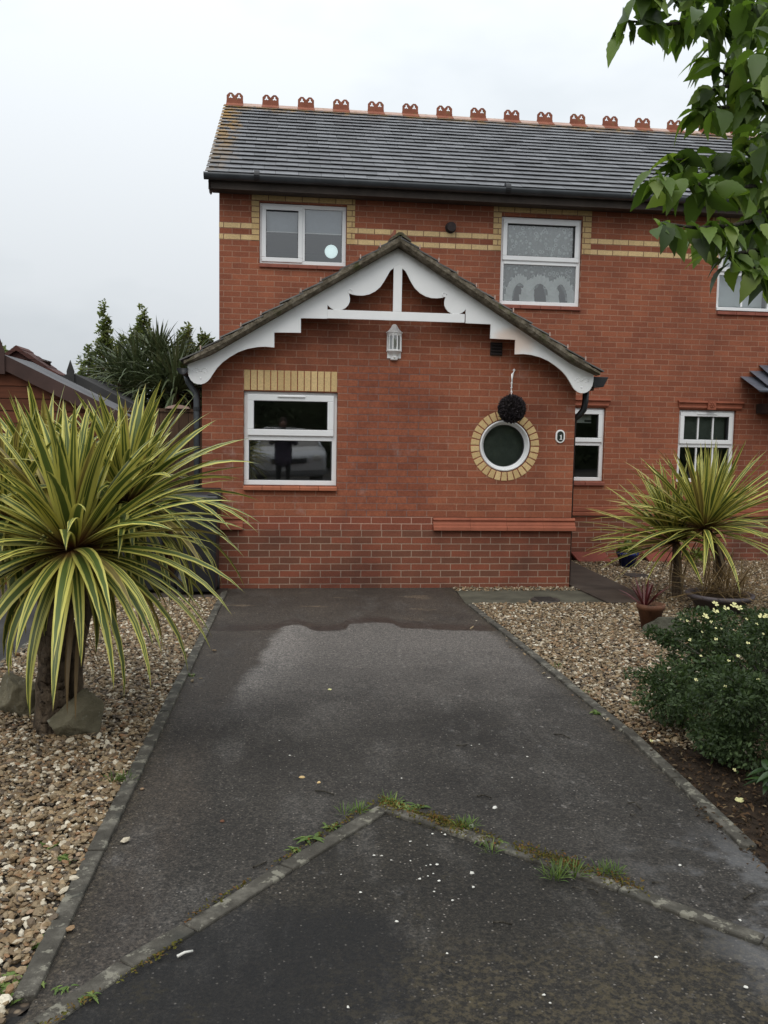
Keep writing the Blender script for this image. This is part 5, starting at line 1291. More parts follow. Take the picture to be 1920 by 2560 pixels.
# path furniture
p = gp(1591, 1442); MB().lathe([(.150, 0), (.150, .02), (.142, .026), (.12, .028), (.03, .026)], (p.x, p.y, gz(p.y)), 28).build('stepping_stone', M['iron'], loc=(p.x, p.y, gz(p.y)), fixn=True)
tag(bpy.data.objects['stepping_stone'], 'flat dark round stepping stone on the gravel by the clay pot', 'stepping stone')
p = gp(1363, 1503); mb = MB(); mb.lathe([(.150, -.02), (.150, .016), (.140, .022), (.10, .024)], (p.x, p.y, gz(p.y)), 28)
for i in range(9): mb.box(p.x-.09, p.x+.09, p.y-.09+i*.0225, p.y-.08+i*.0225, gz(p.y)+.022, gz(p.y)+.029)
tag(mb.build('drain_cover', M['iron'], loc=(p.x, p.y, gz(p.y))), 'round dark ribbed drain cover at the edge of the path', 'drain cover')

# ------------------------------------------------------------------ pots and plants on the right
def pot(c, r0, r1, h, mat, label, name='plant_pot', lip=.012):
    o = thing(name, c, label, 'pot')
    MB().lathe([(r0, 0), (r0+(r1-r0)*.8, h*.80), (r1, h*.80), (r1+lip*.3, h), (r1-lip, h), (r1-lip*1.6, h*.86)], c, 28, True).build('body', mat, o, True)
    MB().lathe([(r1-lip*1.5, h*.86), (r1*.5, h*.90), (.001, h*.91)], c, 20, False).build('compost', M['soil'], o, True)
    return o
p = gp(1629, 1578); pc = (p.x, p.y+.04, gz(p.y)); pot(pc, .068, .118, .235, M['pot_clay'], 'brown clay flower pot standing on the gravel behind the grey boulder')
rp = thing('red_palm', (pc[0]-.06, pc[1], pc[2]+.21), 'small dark red spiky palm growing in the clay pot', 'plant')
strap_head((pc[0]-.055, pc[1], pc[2]+.215), 26, .26, .017, 3, e_in=84, e_span=50, bend0=5, bend1=30, seg=6).build('leaves', M['strap_red'], rp, True)
mb = MB(); g_ = random.Random(8)
for i in range(6):
    x_ = pc[0]+.04+g_.uniform(-.03, .05); y_ = pc[1]+g_.uniform(-.03, .03)
    mb.tube([(x_, y_, pc[2]+.2), (x_+g_.uniform(0, .06), y_, pc[2]+.32), (x_+g_.uniform(0.02, .13), y_+g_.uniform(-.03, .03), pc[2]+g_.uniform(.38, .55))], [.003, .0025, .001], 5)
tag(mb.build('dead_plant', M['straw'], loc=(pc[0]+.05, pc[1], pc[2]+.2)), 'thin straw-coloured stems standing up in the clay pot', 'stems')
p = gp(1576, 1421); c = (p.x, p.y+.12, gz(p.y)); pot(c, .09, .15, .21, M['pot_blue'], 'glossy dark blue pot against the wall left of the right-hand palm')
def bushlet(name, c, r, n, size, mat, label, seed, cat='plant', zs=.8):
    g = np.random.default_rng(seed); d = rand_dirs(g, n); d[:, 2] = np.abs(d[:, 2])
    P = np.array(c)[None]+d*g.uniform(.3, 1, (n, 1))*np.array([r, r, r*zs])[None]; D = d+rand_dirs(g, n)*.7
    V, F = scatter(leaf_template(.6, .3, .3, 4, 0), P, D, np.tile([[0, 0, 1.0]], (n, 1))+rand_dirs(g, n)*.4, size*g.uniform(.6, 1.2, n))
    return tag(np_mesh(name, V, F, mat, None, True, loc=c), label, cat)
bushlet('leafy_plant', (c[0], c[1], c[2]+.20), .17, 170, .075, M['limegreen'], 'leafy yellow-green plant growing in the blue pot', 2)
p = at(1745, 1372, 11.4); bushlet('leafy_plant', (p.x, p.y, p.z-.16), .20, 170, .07, M['limegreen'], 'yellow-green bush against the wall behind the right-hand palm trunk', 5)
# right-hand striped palm
R1, R2 = at(1762, 1322, 8.35), at(1690, 1355, 8.75)
g1, g2 = gp(1748, 1492), gp(1712, 1502)
rpalm = thing('striped_palm', (g1.x, g1.y, gz(g1.y)), 'smaller yellow-striped palm with two heads in the right-hand gravel', 'palm')
mb = MB(); bark_tube(mb, [(g1.x, 8.45, -.02), (g1.x+.02, 8.45, .5), R1], [.060, .052, .042], 21, 12, 5); mb.build('trunk', M['bark'], rpalm, True)
mb = MB(); bark_tube(mb, [(g2.x, 8.75, -.02), (g2.x-.01, 8.75, .35), R2], [.052, .046, .040], 22, 12, 5); mb.build('trunk', M['bark'], rpalm, True)
strap_head(R1, 150, .98, .054, 31, amax=.88, e_span=108, bend0=8, bend1=46).build('leaf_head', M['strap'], rpalm, True)
strap_head(R2, 120, .92, .050, 32, amax=.80, e_span=104, bend0=8, bend1=46, axis=(-.35, -.1, 1)).build('leaf_head', M['strap'], rpalm, True)
mb = MB()
for k in range(4): strap_head(R1+Vector((-.04+.04*k, -.03, -.05)), 3, .62, .030, 60+k, e_in=-50, e_span=25, bend0=25, bend1=35, out=mb)
strap_head(R2+Vector((0, -.02, -.04)), 5, .5, .030, 70, e_in=-40, e_span=40, bend0=25, bend1=35, out=mb)
mb.build('dead_leaves', M['straw'], rpalm, True)
# purple bowl with dry grass
p = gp(1830, 1545); bc = (p.x, p.y+.25, gz(p.y)); pot(bc, .18, .31, .19, M['pot_purple'], 'wide purple-grey bowl planter behind the flowering shrub', 'bowl_planter', .03)
dg = thing('dry_grass', (bc[0], bc[1], bc[2]+.18), 'straw-coloured sprawling dry grass filling the purple bowl', 'grass')
mb = MB(); g_ = random.Random(17)
for k in range(9): strap_head((bc[0]+g_.uniform(-.2, .2), bc[1]+g_.uniform(-.15, .15), bc[2]+.17), 20, .62, .010, 80+k, e_in=60, e_span=62, bend0=12, bend1=48, seg=5, out=mb)
mb.build('blades', M['straw'], dg, True)
# flowering shrub
SC, SR = np.array([2.67, 4.10, gz(4.2)+.28]), np.array([.70, .90, .34])
shr = thing('flowering_shrub', (SC[0], SC[1], gz(4.3)), 'dense dark green shrub dotted with pale yellow flowers at the right edge', 'shrub')
g = np.random.default_rng(12)
lobes = [(SC, SR)]
for i in range(70):
    d = rand_dirs(g, 1)[0]; d[2] = abs(d[2])*1.3-.62; d /= np.linalg.norm(d); s = g.uniform(.05, .17)
    lobes.append((SC+d*SR*g.uniform(.80, .98), np.array([s, s, s*.8])))
for i in range(40):
    d = rand_dirs(g, 1)[0]; d[2] = abs(d[2])*.9; d /= np.linalg.norm(d)
    for q in range(5): lobes.append((SC+d*(SR*(1.0+.05*q)), np.array([.045-.006*q]*3)))
Ps, Ds = [], []
for i, (c, r) in enumerate(lobes):
    m = 9000 if i == 0 else int(46000*r[0]**2)
    d = rand_dirs(g, m); Ps.append(c[None]+d*r[None]*(g.uniform(0, 1, (m, 1))**.25)); Ds.append(d+rand_dirs(g, m)*.8)
P = np.concatenate(Ps); D = np.concatenate(Ds); k = P[:, 2] > 0.025*(9.51-P[:, 1])+.01; P, D = P[k], D[k]; m = len(P)
V, F = scatter(leaf_template(.55, .2, .2, 3, 0), P, D, rand_dirs(g, m)+np.array([[0, 0, .6]]), .0215*g.uniform(.5, 1.4, m))
np_mesh('foliage', V, F, M['shrub'], shr, True)
mb = MB(); g_ = random.Random(3)
for i in range(90):
    a = g_.uniform(0, 2*math.pi); q = Vector((math.cos(a)*SR[0]*g_.uniform(.3, 1.08), math.sin(a)*SR[1]*g_.uniform(.3, 1.06), g_.uniform(.15, .52)))
    mb.tube([(SC[0], SC[1], gz(4.3)-.02), (SC[0]+q.x*.5, SC[1]+q.y*.5, gz(4.3)+q.z*.65), (SC[0]+q.x, SC[1]+q.y, gz(4.3)+q.z)], [.008, .005, .002], 5)
mb.build('stems', M['twig'], shr, True)
FL = [(1788, 1510), (1834, 1513), (1815, 1521), (1762, 1540), (1770, 1545), (1848, 1520), (1788, 1528), (1915, 1540), (1905, 1541), (1790, 1570), (1803, 1572), (1908, 1585), (1870, 1608), (1752, 1640), (1822, 1652), (1845, 1640), (1790, 1598), (1813, 1716), (1718, 1552), (1700, 1548), (1836, 1925), (1628, 1852), (1892, 1560), (1866, 1548), (1755, 1580), (1778, 1555), (1725, 1600), (1896, 1700), (1740, 1700)]
g_ = random.Random(6)
def ray_shrub(px, py):
    d = ray(px, py); o_ = np.array([0, 0, CAM_H])-SC; k = (SR+.09)
    a = ((d/k)**2).sum(); b_ = (d*o_/k**2).sum(); c = ((o_/k)**2).sum()-1; q = b_*b_-a*c
    if q < 0: t = -b_/a
    else: t = (-b_-math.sqrt(q))/a
    return np.array([0, 0, CAM_H])+d*t
for px, py in FL:
    c = Vector(ray_shrub(px, py)); big = py < 1545; r = g_.uniform(.015, .021) if big else g_.uniform(.006, .010)
    nrm = Vector((g_.uniform(-.4, .2), -.55, .8)).normalized(); q = nrm.to_track_quat('Z', 'Y'); mb = MB()
    for i in range(5):
        a = 2*math.pi*i/5+g_.random(); vs = []
        for rr, da, dz in ((.1, 0, 0), (.6, -.52, .1), (1.0, -.30, .22), (1.05, .0, .25), (1.0, .30, .22), (.6, .52, .1)):
            v = Vector((r*rr*math.cos(a+da), r*rr*math.sin(a+da), r*dz)); v.rotate(q); vs.append(c+v)
        mb.add(vs, [(0, 1, 2, 3, 4, 5)])
    mb.build('flower', M['flower'], shr)
# laurel shoot at the bottom right
p = gp(1930, 2010); c = np.array([2.02, 3.42, .55]); c = np.array(at(1925, 1935, 3.35)); g = np.random.default_rng(4)
n = 14; az = g.uniform(0, 6.28, n); D = np.stack([np.cos(az), np.sin(az), g.uniform(-.5, .5, n)], 1)
V, F = scatter(leaf_template(.42, .25, .35, 8, 0), np.tile(c[None], (n, 1))+rand_dirs(g, n)*.04, D, np.tile([[0, 0, 1.0]], (n, 1)), .10*g.uniform(.7, 1.2, n))
la = thing('laurel_shoot', (c[0], c[1], gz(3.4)), 'glossy broad-leaved green shoot at the right edge in front of the shrub', 'plant')
np_mesh('leaves', V, F, M['laurel'], la, True); MB().tube([(c[0], c[1]+.03, gz(3.4)-.02), tuple(c)], [.006, .004], 6).build('stem', M['twig'], la, True)

# ------------------------------------------------------------------ cherry tree at the top right
TB = Vector((3.5, 3.9, gz(3.9)))
tree = thing('cherry_tree', TB, 'leafy green tree whose branches hang into the top right corner', 'tree')
mb = MB(); bark_tube(mb, [TB+Vector((0, 0, -.1)), TB+Vector((.02, 0, .9)), TB+Vector((-.05, -.05, 1.9)), TB+Vector((-.1, -.1, 3.4))], [.13, .105, .09, .05], 5, 14, 5); mb.build('trunk', M['twig'], tree, True)
BR = [[(1990, 0, 3.0), (1860, 32, 2.9), (1770, 50, 2.8), (1660, 62, 2.72), (1565, 52, 2.68)], [(1990, -70, 2.9), (1830, -30, 2.8), (1700, -25, 2.7), (1600, -25, 2.66)],
      [(1995, 130, 3.1), (1900, 165, 3.0), (1820, 190, 2.95), (1772, 150, 2.9)], [(1995, 180, 3.0), (1900, 205, 2.95), (1800, 218, 2.9), (1758, 235, 2.88)], [(1995, 245, 3.0), (1900, 262, 2.95), (1810, 268, 2.9), (1745, 268, 2.85)],
      [(1995, 330, 3.0), (1920, 340, 2.9), (1875, 350, 2.9)], [(1995, 400, 2.9), (1890, 408, 2.8), (1780, 400, 2.75), (1690, 398, 2.7)], [(1995, 470, 2.8), (1890, 468, 2.75), (1780, 462, 2.65), (1680, 455, 2.6), (1645, 450, 2.58)],
      [(1995, 500, 2.7), (1900, 548, 2.62), (1830, 565, 2.58), (1740, 570, 2.52), (1652, 556, 2.48)], [(1995, 620, 2.7), (1900, 625, 2.6), (1850, 632, 2.55), (1822, 645, 2.55)], [(1995, 690, 2.6), (1930, 690, 2.55), (1885, 668, 2.5)]]
rngt = np.random.default_rng(21); LP, LD = [], []
def spur(c, n, spread=1.0, down=.55):
    for _ in range(n):
        a = rngt.uniform(0, 6.28); LP.append(np.array(c)+rngt.normal(size=3)*.012); LD.append(np.array([math.cos(a)*spread, math.sin(a)*spread, -down+rngt.normal()*.35]))
for bi, br in enumerate(BR):
    pts = [at(*q) for q in br]; rad = [.011-.008*i/(len(pts)-1) for i in range(len(pts))]
    mb = MB(); mb.tube([TB+Vector((-.08, -.08, min(3.2, max(1.6, pts[0].z-.1)))), (pts[0]+TB+Vector((0, 0, pts[0].z)))*.5 if False else Vector(((pts[0].x+TB.x)/2, (pts[0].y+TB.y)/2, pts[0].z+.08))]+pts, [.03, .018]+rad, 7)
    mb.build('branch', M['twig'], tree, True)
    for p0, p1 in zip(pts[:-1], pts[1:]):
        n = max(1, int((p1-p0).length/.050))
        for i in range(n):
            c = p0.lerp(p1, (i+rngt.random())/n); spur(c, rngt.integers(4, 8))
    spur(pts[-1], 6)
for _ in range(1500):      # the rest of the crown
    c = np.array([rngt.uniform(1.2, 5.4), rngt.uniform(2.3, 5.8), rngt.uniform(1.95, 4.6)])
    if np.linalg.norm((c-np.array([3.4, 3.9, 3.2]))/np.array([2.1, 1.9, 1.5])) > 1: continue
    px, py = project(c)
    lim = 1905 if py > 640 else 1845 if py > 100 else 1800
    if py > 760 or px < lim+60*rngt.random(): 
        if -200 < px < 2100 and py > -150: continue
    spur(c, rngt.integers(3, 6))
for _ in range(170):      # leafy inner shoots along the right-hand side
    px = 1960-210*rngt.random()**1.6; py = rngt.uniform(-40, 640)
    if math.sin(py*.021+.6)+rngt.normal()*.4 < -.25 and px < 1870: continue
    if 285 < py < 385 and px < 1850: continue
    spur(at(px, py, rngt.uniform(2.5, 3.4)), rngt.integers(2, 5))
LP = np.array(LP); LD = np.array(LD); n = len(LP)
V, F = scatter(leaf_template(.58, .28, .42, 12, .06), LP, LD, np.tile([[0, 0, 1.0]], (n, 1))+rngt.normal(size=(n, 3))*.45, .090*rngt.uniform(.5, 1.3, n))
np_mesh('crown', V, F, M['cherry'], tree, True)

# ------------------------------------------------------------------ weeds, moss, litter
g = np.random.default_rng(31)
def weed(px, py, r, n, label, seed, broad=True, size=.05, mat='weed'):
    p = gp(px, py); z = gz(p.y)+.006; g = np.random.default_rng(seed)
    if broad:
        az = g.uniform(0, 6.28, n); D = np.stack([np.cos(az), np.sin(az), g.uniform(.05, .55, n)], 1); P = np.array([p.x, p.y, z])[None]+np.stack([g.normal(0, r*.45, n), g.normal(0, r*.25, n), np.zeros(n)], 1)
        V, F = scatter(leaf_template(.34, .2, .45, 8, .22), P, D, np.tile([[0, 0, 1.0]], (n, 1)), size*g.uniform(.6, 1.3, n)); o = np_mesh('weed_clump', V, F, M[mat], None, True, loc=(p.x, p.y, z))
    else:
        mb = MB()
        for k in range(max(1, n//14)): strap_head((p.x+g.normal(0, r*.5), p.y+g.normal(0, r*.25), z), 14, size, .0045, seed*10+k, e_in=84, e_span=62, bend0=8, bend1=55, seg=4, out=mb)
        mb.uv = None; o = mb.build('weed_clump', M[mat], None, True, loc=(p.x, p.y, z))
    return tag(o, label, 'weed', 'weeds along the joints of the drive')
weed(985, 2010, .035, 16, 'jagged dandelion rosette at the point where the two kerb lines meet', 1, True, .055)
weed(1030, 2022, .06, 26, 'spreading green weed just right of the dandelion on the kerb point', 2, True, .040)
weed(962, 2003, .035, 40, 'fine grass tuft directly above the point of the kerb lines', 3, False, .04)
weed(778, 2100, .03, 13, 'dandelion growing over the left slanting kerb line', 4, True, .050)
weed(738, 2128, .02, 20, 'small yellowish weed beside the left slanting kerb, below the dandelion', 5, True, .03)
weed(888, 2035, .035, 56, 'grass tuft beside the left slanting kerb near its top', 6, False, .045)
weed(828, 2070, .04, 24, 'low green weed between the dandelion and the grass on the left slanting kerb', 7, True, .03)
weed(1420, 2192, .06, 84, 'largest grass tuft, below the right slanting kerb line', 8, False, .055)
weed(1525, 2186, .04, 56, 'yellow-green grass tuft above the right slanting kerb line', 9, False, .045)
weed(1168, 2070, .045, 60, 'grass tuft on the right slanting kerb by the two white stones', 10, False, .045)
weed(1225, 2105, .05, 34, 'reddish-green weed mat end on the right slanting kerb', 11, True, .035)
weed(1228, 2135, .01, 8, 'tiny lone grass sprig on the tarmac under the right kerb line', 12, False, .05)
weed(218, 2495, .03, 14, 'small green weed at the bottom end of the left kerb line', 13, True, .024)
weed(155, 2475, .03, 14, 'green weed in the corner between the two left kerb lines', 14, True, .022)
weed(1500, 1785, .04, 30, 'pale green weed on the right border of the drive before the shrub', 15, True, .05)
weed(1590, 1760, .05, 30, 'bright green weed among the right-hand gravel by the shrub', 16, True, .04)
weed(1465, 1730, .05, 24, 'low weed on the right border of the drive farther up', 17, True, .035)
weed(1395, 1670, .04, 22, 'yellowish weed tuft at the right border nearest the house', 18, False, .05)
weed(1540, 1668, .05, 20, 'small dull weed in the middle of the right-hand gravel', 19, True, .035)
weed(128, 2120, .03, 26, 'small upright green weed in the left gravel', 20, True, .035)
weed(160, 2150, .035, 26, 'green weed in the left gravel nearest the kerb', 21, True, .035)
weed(300, 1955, .04, 60, 'grass weed in the left gravel beside the kerb, below the palm', 22, False, .05)
weed(110, 2360, .02, 60, 'spreading feathery weed in the lower left gravel', 23, True, .035)
weed(30, 2470, .10, 110, 'wide feathery weed patch in the bottom left corner', 24, True, .04)
weed(475, 1690, .03, 20, 'tiny weed against the left kerb below the palm leaves', 25, True, .03)
# moss and creeping weed in the joints
P = []
for a_, b_, n, wd in ((APEX, (0.72, 3.26), 1500, .035), ((0.62, 3.33), (1.10, 2.86), 1500, .035), ((-.62, 2.16), (-.28, 2.56), 240, .010), ((-.3, 2.66), (.40, 3.54), 420, .008), ((1.0, 2.98), (1.25, 2.72), 600, .03)):
    t = g.uniform(0, 1, n); x_ = a_[0]+(b_[0]-a_[0])*t; y_ = a_[1]+(b_[1]-a_[1])*t+.005
    k = (np.sin(t*23+a_[0]*9)+np.sin(t*9+1)+g.normal(0, .5, n)) > -.5; P.append(np.stack([x_+g.normal(0, wd*.4, n), y_+g.normal(0, wd, n), np.zeros(n)], 1)[k])
P = np.concatenate(P); P[:, 2] = .025*(9.51-P[:, 1])+g.uniform(.002, .018, len(P)); n = len(P); D = rand_dirs(g, n); D[:, 2] = np.abs(D[:, 2])*.5
V, F = scatter(RHOMB, P, D, rand_dirs(g, n)+np.array([[0, 0, 1.0]]), .012*g.uniform(.5, 1.4, n))
o = np_mesh('moss', V, F, M['moss'], None, False); tag(o, 'moss and creeping weed filling the joints along the slanting kerb lines', 'moss', None, 'stuff')
# brown leaf litter under the shrub
n = 3600; x_ = g.uniform(1.70, 2.6, n); y_ = g.uniform(2.2, 4.6, n); k = (x_ > 1.86-.10*(y_ < 3.4)-.05*g.random(n)+np.where(y_ > 4.3, .1, 0)) & (g.random(n) < np.clip(1.3-(x_-1.8)*.6, .2, 1)); x_, y_ = x_[k], y_[k]; n = len(x_)
P = np.stack([x_, y_, .025*(9.51-y_)+g.uniform(.003, .022, n)], 1); D = rand_dirs(g, n); D[:, 2] *= .3
V, F = scatter(leaf_template(.5, .4, .3, 3, 0), P, D, rand_dirs(g, n)*.5+np.array([[0, 0, 1.0]]), .025*g.uniform(.4, 1.4, n))
o = np_mesh('leaf_litter', V, F, M['litter'], None, True); tag(o, 'brown fallen leaves under the flowering shrub', 'leaf litter', None, 'stuff')
# white petals, pebbles and twigs lying about
def flake(px, py, s, mat, name, label, group, cat, seed, thick=False):
    p = gp(px, py); g_ = random.Random(seed); n = 6; mb = MB(); z = gz(p.y)+.003
    ring = [(p.x+s*math.cos(2*math.pi*i/n)*g_.uniform(.45, 1.3), p.y+s*math.sin(2*math.pi*i/n)*g_.uniform(.4, 1.1)) for i in range(n)]
    h = s*(.8 if thick else .35); mb.add([(x, y, z) for x, y in ring]+[(p.x+(x-p.x)*.7, p.y+(y-p.y)*.7, z+h*g_.uniform(.6, 1.1)) for x, y in ring], [tuple(range(n, 2*n))]+[(i, (i+1) % n, (i+1) % n+n, i+n) for i in range(n)])
    return tag(mb.build(name, M[mat], None, thick, loc=(p.x, p.y, z)), label, cat, group)
PET = [(935, 2140), (955, 2141), (978, 2152), (1026, 2154), (1066, 2166), (1076, 2164), (1092, 2163), (1083, 2186), (1050, 2199), (1098, 2204), (1070, 2192), (1183, 2220), (1081, 2086), (1104, 2083), (1113, 2088), (1026, 2105), (1068, 2115), (992, 2306), (1118, 2386), (901, 2233), (1085, 2231), (725, 1890), (698, 1853), (1198, 1862), (1178, 1865), (1308, 1870), (1318, 1893), (1358, 1933), (853, 2188), (1131, 2253), (1280, 1945), (1004, 1947), (870, 2520), (1865, 2470), (1360, 2490), (1700, 2165), (1850, 2303), (1375, 2510), (1640, 2395)]
for i, (px, py) in enumerate(PET): flake(px, py, rnd.uniform(.0036, .0072), 'petal', 'petal', 'white petal lying on the dark tarmac', 'white petals on the tarmac', 'petal', i)
flake(1180, 2068, .012, 'petal', 'white_stone', 'chalky white stone by the grass on the right kerb line', None, 'stone', 91, True)
flake(1193, 2076, .011, 'kerb', 'grey_stone', 'grey stone beside the white one on the right kerb line', None, 'stone', 92, True)
flake(1178, 2186, .0095, 'petal', 'white_stone', 'white stone alone on the tarmac below the right kerb line', None, 'stone', 93, True)
flake(1238, 2022, .010, 'petal', 'white_stone', 'white stone on the tarmac right of the kerb point', None, 'stone', 94, True)
flake(555, 2056, .010, 'pot_clay', 'brown_nut', 'brown round nut on the left of the drive', None, 'nut', 95, True)
flake(756, 1945, .017, 'ybrick', 'dry_leaf', 'larger tan fallen leaf left of centre on the drive', None, 'leaf', 96)
flake(798, 1958, .012, 'ybrick', 'dry_leaf', 'smaller tan fallen leaf left of centre on the drive', None, 'leaf', 97)
flake(825, 1725, .015, 'flower', 'dry_leaf', 'pale yellow fallen leaf in the middle of the drive', None, 'leaf', 98)
flake(1849, 2002, .028, 'flower', 'dry_leaf', 'cream fallen leaf on the litter under the shrub', None, 'leaf', 99)
def twig(pts, r, label, group, mat='twig', name='twig'):
    P = [gp(*q) for q in pts]; P = [Vector((p.x, p.y, gz(p.y)+.006+.004*(i % 2))) for i, p in enumerate(P)]
    return tag(MB().tube(P, [r*(1-.4*i/len(P)) for i in range(len(P))], 6).build(name, M[mat], None, True, loc=P[0]), label, 'twig', group)
for pts in ([(788, 1980), (810, 1983), (835, 1990)], [(1192, 1993), (1210, 1993), (1228, 1998)], [(1385, 1838), (1405, 1841), (1425, 1848)], [(1568, 2010), (1588, 2012), (1602, 2025)], [(632, 2172), (650, 2168), (666, 2158)], [(1140, 1865), (1155, 1868), (1168, 1864)], [(1575, 2040), (1590, 2042)], [(1430, 2222), (1445, 2226), (1458, 2231)], [(1470, 2225), (1485, 2230), (1495, 2236)], [(1630, 2210), (1648, 2213)], [(1232, 2310), (1255, 2312), (1280, 2316)], [(1860, 2250), (1875, 2242), (1888, 2236)]):
    twig(pts, .0038, 'thin dark twig lying on the tarmac', 'twigs on the tarmac')
twig([(205, 1765), (260, 1745), (310, 1728), (355, 1712)], .006, 'long straw-coloured stick lying across the left gravel', None, 'straw', 'stick')
twig([(272, 1977), (277, 1995), (281, 2020)], .007, 'short pale stick by the left kerb', None, 'straw', 'stick')
twig([(443, 2396), (462, 2389), (482, 2382)], .0048, 'white snapped stick on the road tarmac at the lower left', None, 'petal', 'stick')

# ------------------------------------------------------------------ behind the camera: mirrored car and person, plus an added hedge
hd = thing('reflection_hedge', (2, -13, .3), 'tall dark hedge added behind the viewpoint to darken the window reflections', 'hedge')  # unseen hedge, added so the panes mirror something dark instead of bright sky
g = np.random.default_rng(77); m = 9000; P = np.stack([g.uniform(-22, 26, m), g.normal(-12.6, .25, m), g.uniform(.3, 5.2, m)], 1); k = P[:, 2] < 4.6+.5*np.sin(P[:, 0]*.9)+.3*np.sin(P[:, 0]*2.3); P = P[k]; m = len(P)
V, F = scatter(RHOMB, P, rand_dirs(g, m), rand_dirs(g, m), .32*g.uniform(.6, 1.3, m)); np_mesh('foliage', V, F, M['hedge'], hd, False)
MB().box(-22, 26, -14.5, -12.9, .2, 4.3).build('core', M['hedge'], hd)
car = thing('parked_car', (.15, -4.2, .30), 'silver hatchback parked behind the viewpoint, mirrored in the front window', 'car')
cx0, cx1, zg = -.72, 1.02, .30
side = [(-2.1, .45), (-2.1, .80), (-2.25, .92), (-3.15, 1.02), (-5.9, 1.02), (-6.05, .8), (-6.0, .35), (-2.2, .30)]
MB().prism_yz([(y, z+zg) for y, z in side], cx0, cx1).build('body', M['car_paint'], car, bevel=.08, fixn=True)
mb = MB(); mb.hexa([(cx0+.06, -3.10, 1.0+zg), (cx1-.06, -3.10, 1.0+zg), (cx1-.06, -5.85, 1.0+zg), (cx0+.06, -5.85, 1.0+zg), (cx0+.24, -3.95, 1.46+zg), (cx1-.24, -3.95, 1.46+zg), (cx1-.24, -5.5, 1.46+zg), (cx0+.24, -5.5, 1.46+zg)][::1])
mb.build('cabin_glass', M['car_glass'], car, bevel=.04, fixn=True)
MB().box(cx0+.23, cx1-.23, -5.5, -3.93, 1.455+zg, 1.50+zg).build('roof', M['car_paint'], car, bevel=.03)
for sx in (cx0+.10, cx1-.10): MB().tube([(sx, -3.08, 1.02+zg), (sx+(.14 if sx < 0 else -.14), -3.93, 1.47+zg)], .035, 8).build('pillar', M['car_paint'], car, True)
for xx in (cx0+.05, cx1-.25):
    for yy in (-2.95, -5.3): MB().tube([(xx, yy, .31+zg), (xx+.2, yy, .31+zg)], .31, 24).build('wheel', M['rubber'], car, True)
for xx in (cx0+.22, cx1-.22): MB().ball((xx, -2.13, .72+zg), .14, 14, (1, .35, .6)).build('headlight', M['bulb'], car, True)
MB().box(cx0+.45, cx1-.45, -2.10, -2.07, .62+zg, .74+zg).build('grille', M['rubber'], car, bevel=.01)
# the person holding the camera
def skin_body(name, verts, edges, radii, mat, parent, sub=2):
    me = bpy.data.meshes.new(name); o3 = origin_of(parent)
    me.from_pydata([Vector(v)-o3 for v in verts], edges, []); o = bpy.data.objects.new(name, me); COL.objects.link(o); o.parent = parent
    o.modifiers.new('skin', 'SKIN')
    for i, r in enumerate(radii): me.skin_vertices[0].data[i].radius = (r, r) if not isinstance(r, tuple) else r
    me.skin_vertices[0].data[0].use_root = True
    s = o.modifiers.new('sub', 'SUBSURF'); s.levels = sub; s.render_levels = sub; me.materials.append(mat)
    return o
M['jacket'] = plain('jacket', (0.085, 0.070, 0.105), .8, .2, .15, 4); M['trousers'] = plain('trousers', (0.02, 0.02, 0.024), .8, .2, .15, 4)
M['skin'] = plain('skin', (0.36, 0.22, 0.17), .55, .3, .05, 6); M['hair'] = plain('hair', (0.06, 0.045, 0.035), .8, .2, .2, 20)
pn = thing('person', (0, -.42, gz(-.42)), 'person in a dark purple jacket holding up a phone, mirrored in the front window', 'person')
zf = gz(-.4)
skin_body('body', [(0, -.42, zf+.92), (0, -.43, zf+1.12), (0, -.43, zf+1.36), (0, -.42, zf+1.44), (0, -.41, zf+1.52), (0, -.39, zf+1.60), (-.10, -.42, zf+.86), (-.11, -.42, zf+.48), (-.12, -.43, zf+.09), (.10, -.42, zf+.86), (.11, -.41, zf+.48), (.12, -.43, zf+.09), (-.12, -.30, zf+.04), (.12, -.30, zf+.04)],
          [(0, 1), (1, 2), (2, 3), (3, 4), (4, 5), (0, 6), (6, 7), (7, 8), (0, 9), (9, 10), (10, 11), (8, 12), (11, 13)], [(.15, .11), (.14, .10), (.15, .10), (.08, .07), .055, .06, .085, .058, .045, .085, .058, .045, .035, .035], M['trousers'], pn)
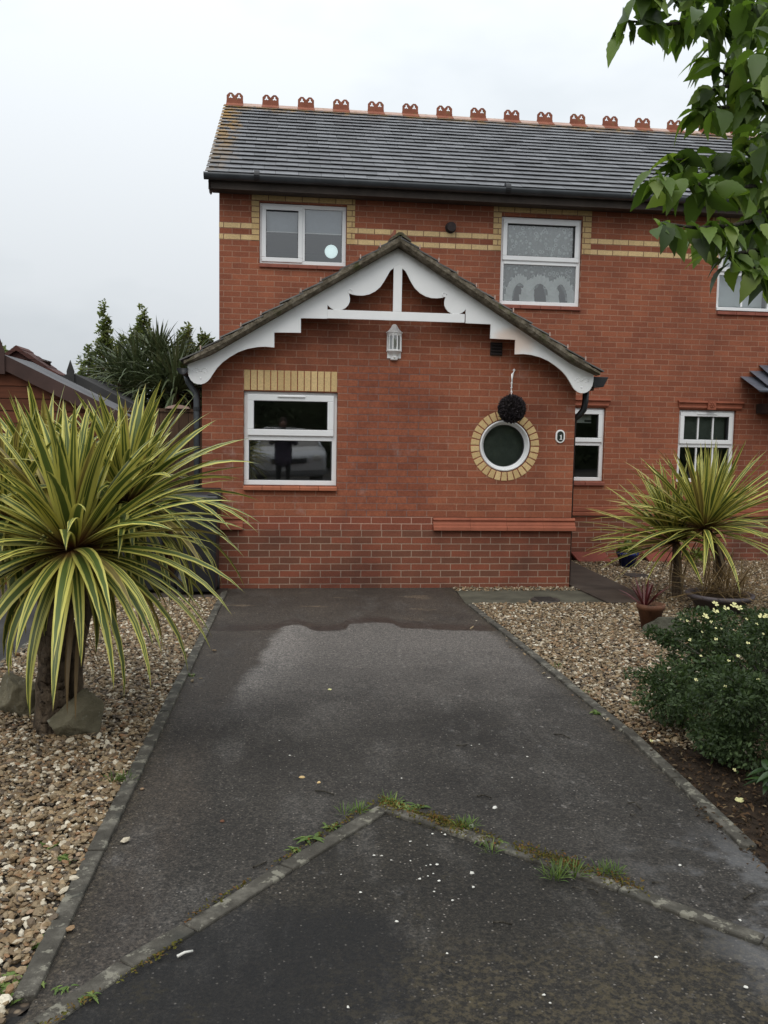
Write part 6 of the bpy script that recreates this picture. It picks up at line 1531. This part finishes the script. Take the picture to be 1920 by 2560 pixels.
skin_body('jacket', [(0, -.42, zf+.64), (0, -.43, zf+.95), (0, -.43, zf+1.22), (0, -.43, zf+1.40), (-.19, -.42, zf+1.40), (-.27, -.30, zf+1.18), (-.08, -.12, zf+1.36), (.19, -.42, zf+1.40), (.27, -.30, zf+1.18), (.08, -.12, zf+1.36)],
          [(0, 1), (1, 2), (2, 3), (3, 4), (4, 5), (5, 6), (3, 7), (7, 8), (8, 9)], [(.23, .15), (.21, .13), (.20, .13), (.15, .11), .080, .062, .045, .080, .062, .045], M['jacket'], pn)
hdm = MB().ball((0, -.37, zf+1.645), .098, 20, (.78, 1.0, 1.18)); hdm.ball((0, -.275, zf+1.635), .016, 8, (.7, 1, 1.3))
for sx in (-.077, .077): hdm.ball((sx, -.37, zf+1.64), .028, 8, (.4, .7, 1.1))
hdm.build('head', M['skin'], pn, True)
MB().ball((0, -.385, zf+1.668), .106, 18, (.82, 1.0, 1.12)).build('hair', M['hair'], pn, True)
mb = MB()
for sx in (-.035, .035): mb.ball((sx, -.286, zf+1.655), .010, 8)
mb.build('eyes', M['petal'], pn, True); MB().ball((0, -.276, zf+1.595), .020, 8, (1.2, .4, .3)).build('mouth', M['pot_clay'], pn, True)
for sx in (-1, 1):
    hv = [(sx*.078, -.115, zf+1.37), (sx*.068, -.075, zf+1.42), (sx*.060, -.060, zf+1.45)]; he = [(0, 1), (1, 2)]; hr = [.026, (.030, .018), (.028, .015)]
    for k in range(4):
        b_ = len(hv); dz = -.030+.020*k
        hv += [(sx*.055, -.050, zf+1.455+dz), (sx*.042, -.038, zf+1.468+dz), (sx*(.020+.003*k), -.034, zf+1.470+dz)]; he += [(2, b_), (b_, b_+1), (b_+1, b_+2)]; hr += [.0095, .0085, .007]
    b_ = len(hv); hv += [(sx*.062, -.088, zf+1.445), (sx*.045, -.085, zf+1.462)]; he += [(1, b_), (b_, b_+1)]; hr += [.010, .008]
    skin_body('hand', hv, he, hr, M['skin'], pn, 1)
tag(MB().box(-.036, .036, -.062, -.054, zf+1.40, zf+1.55).build('phone', M['rubber'], None, bevel=.003, loc=(0, -.058, zf+1.47)), 'dark phone held up by the mirrored person', 'phone')
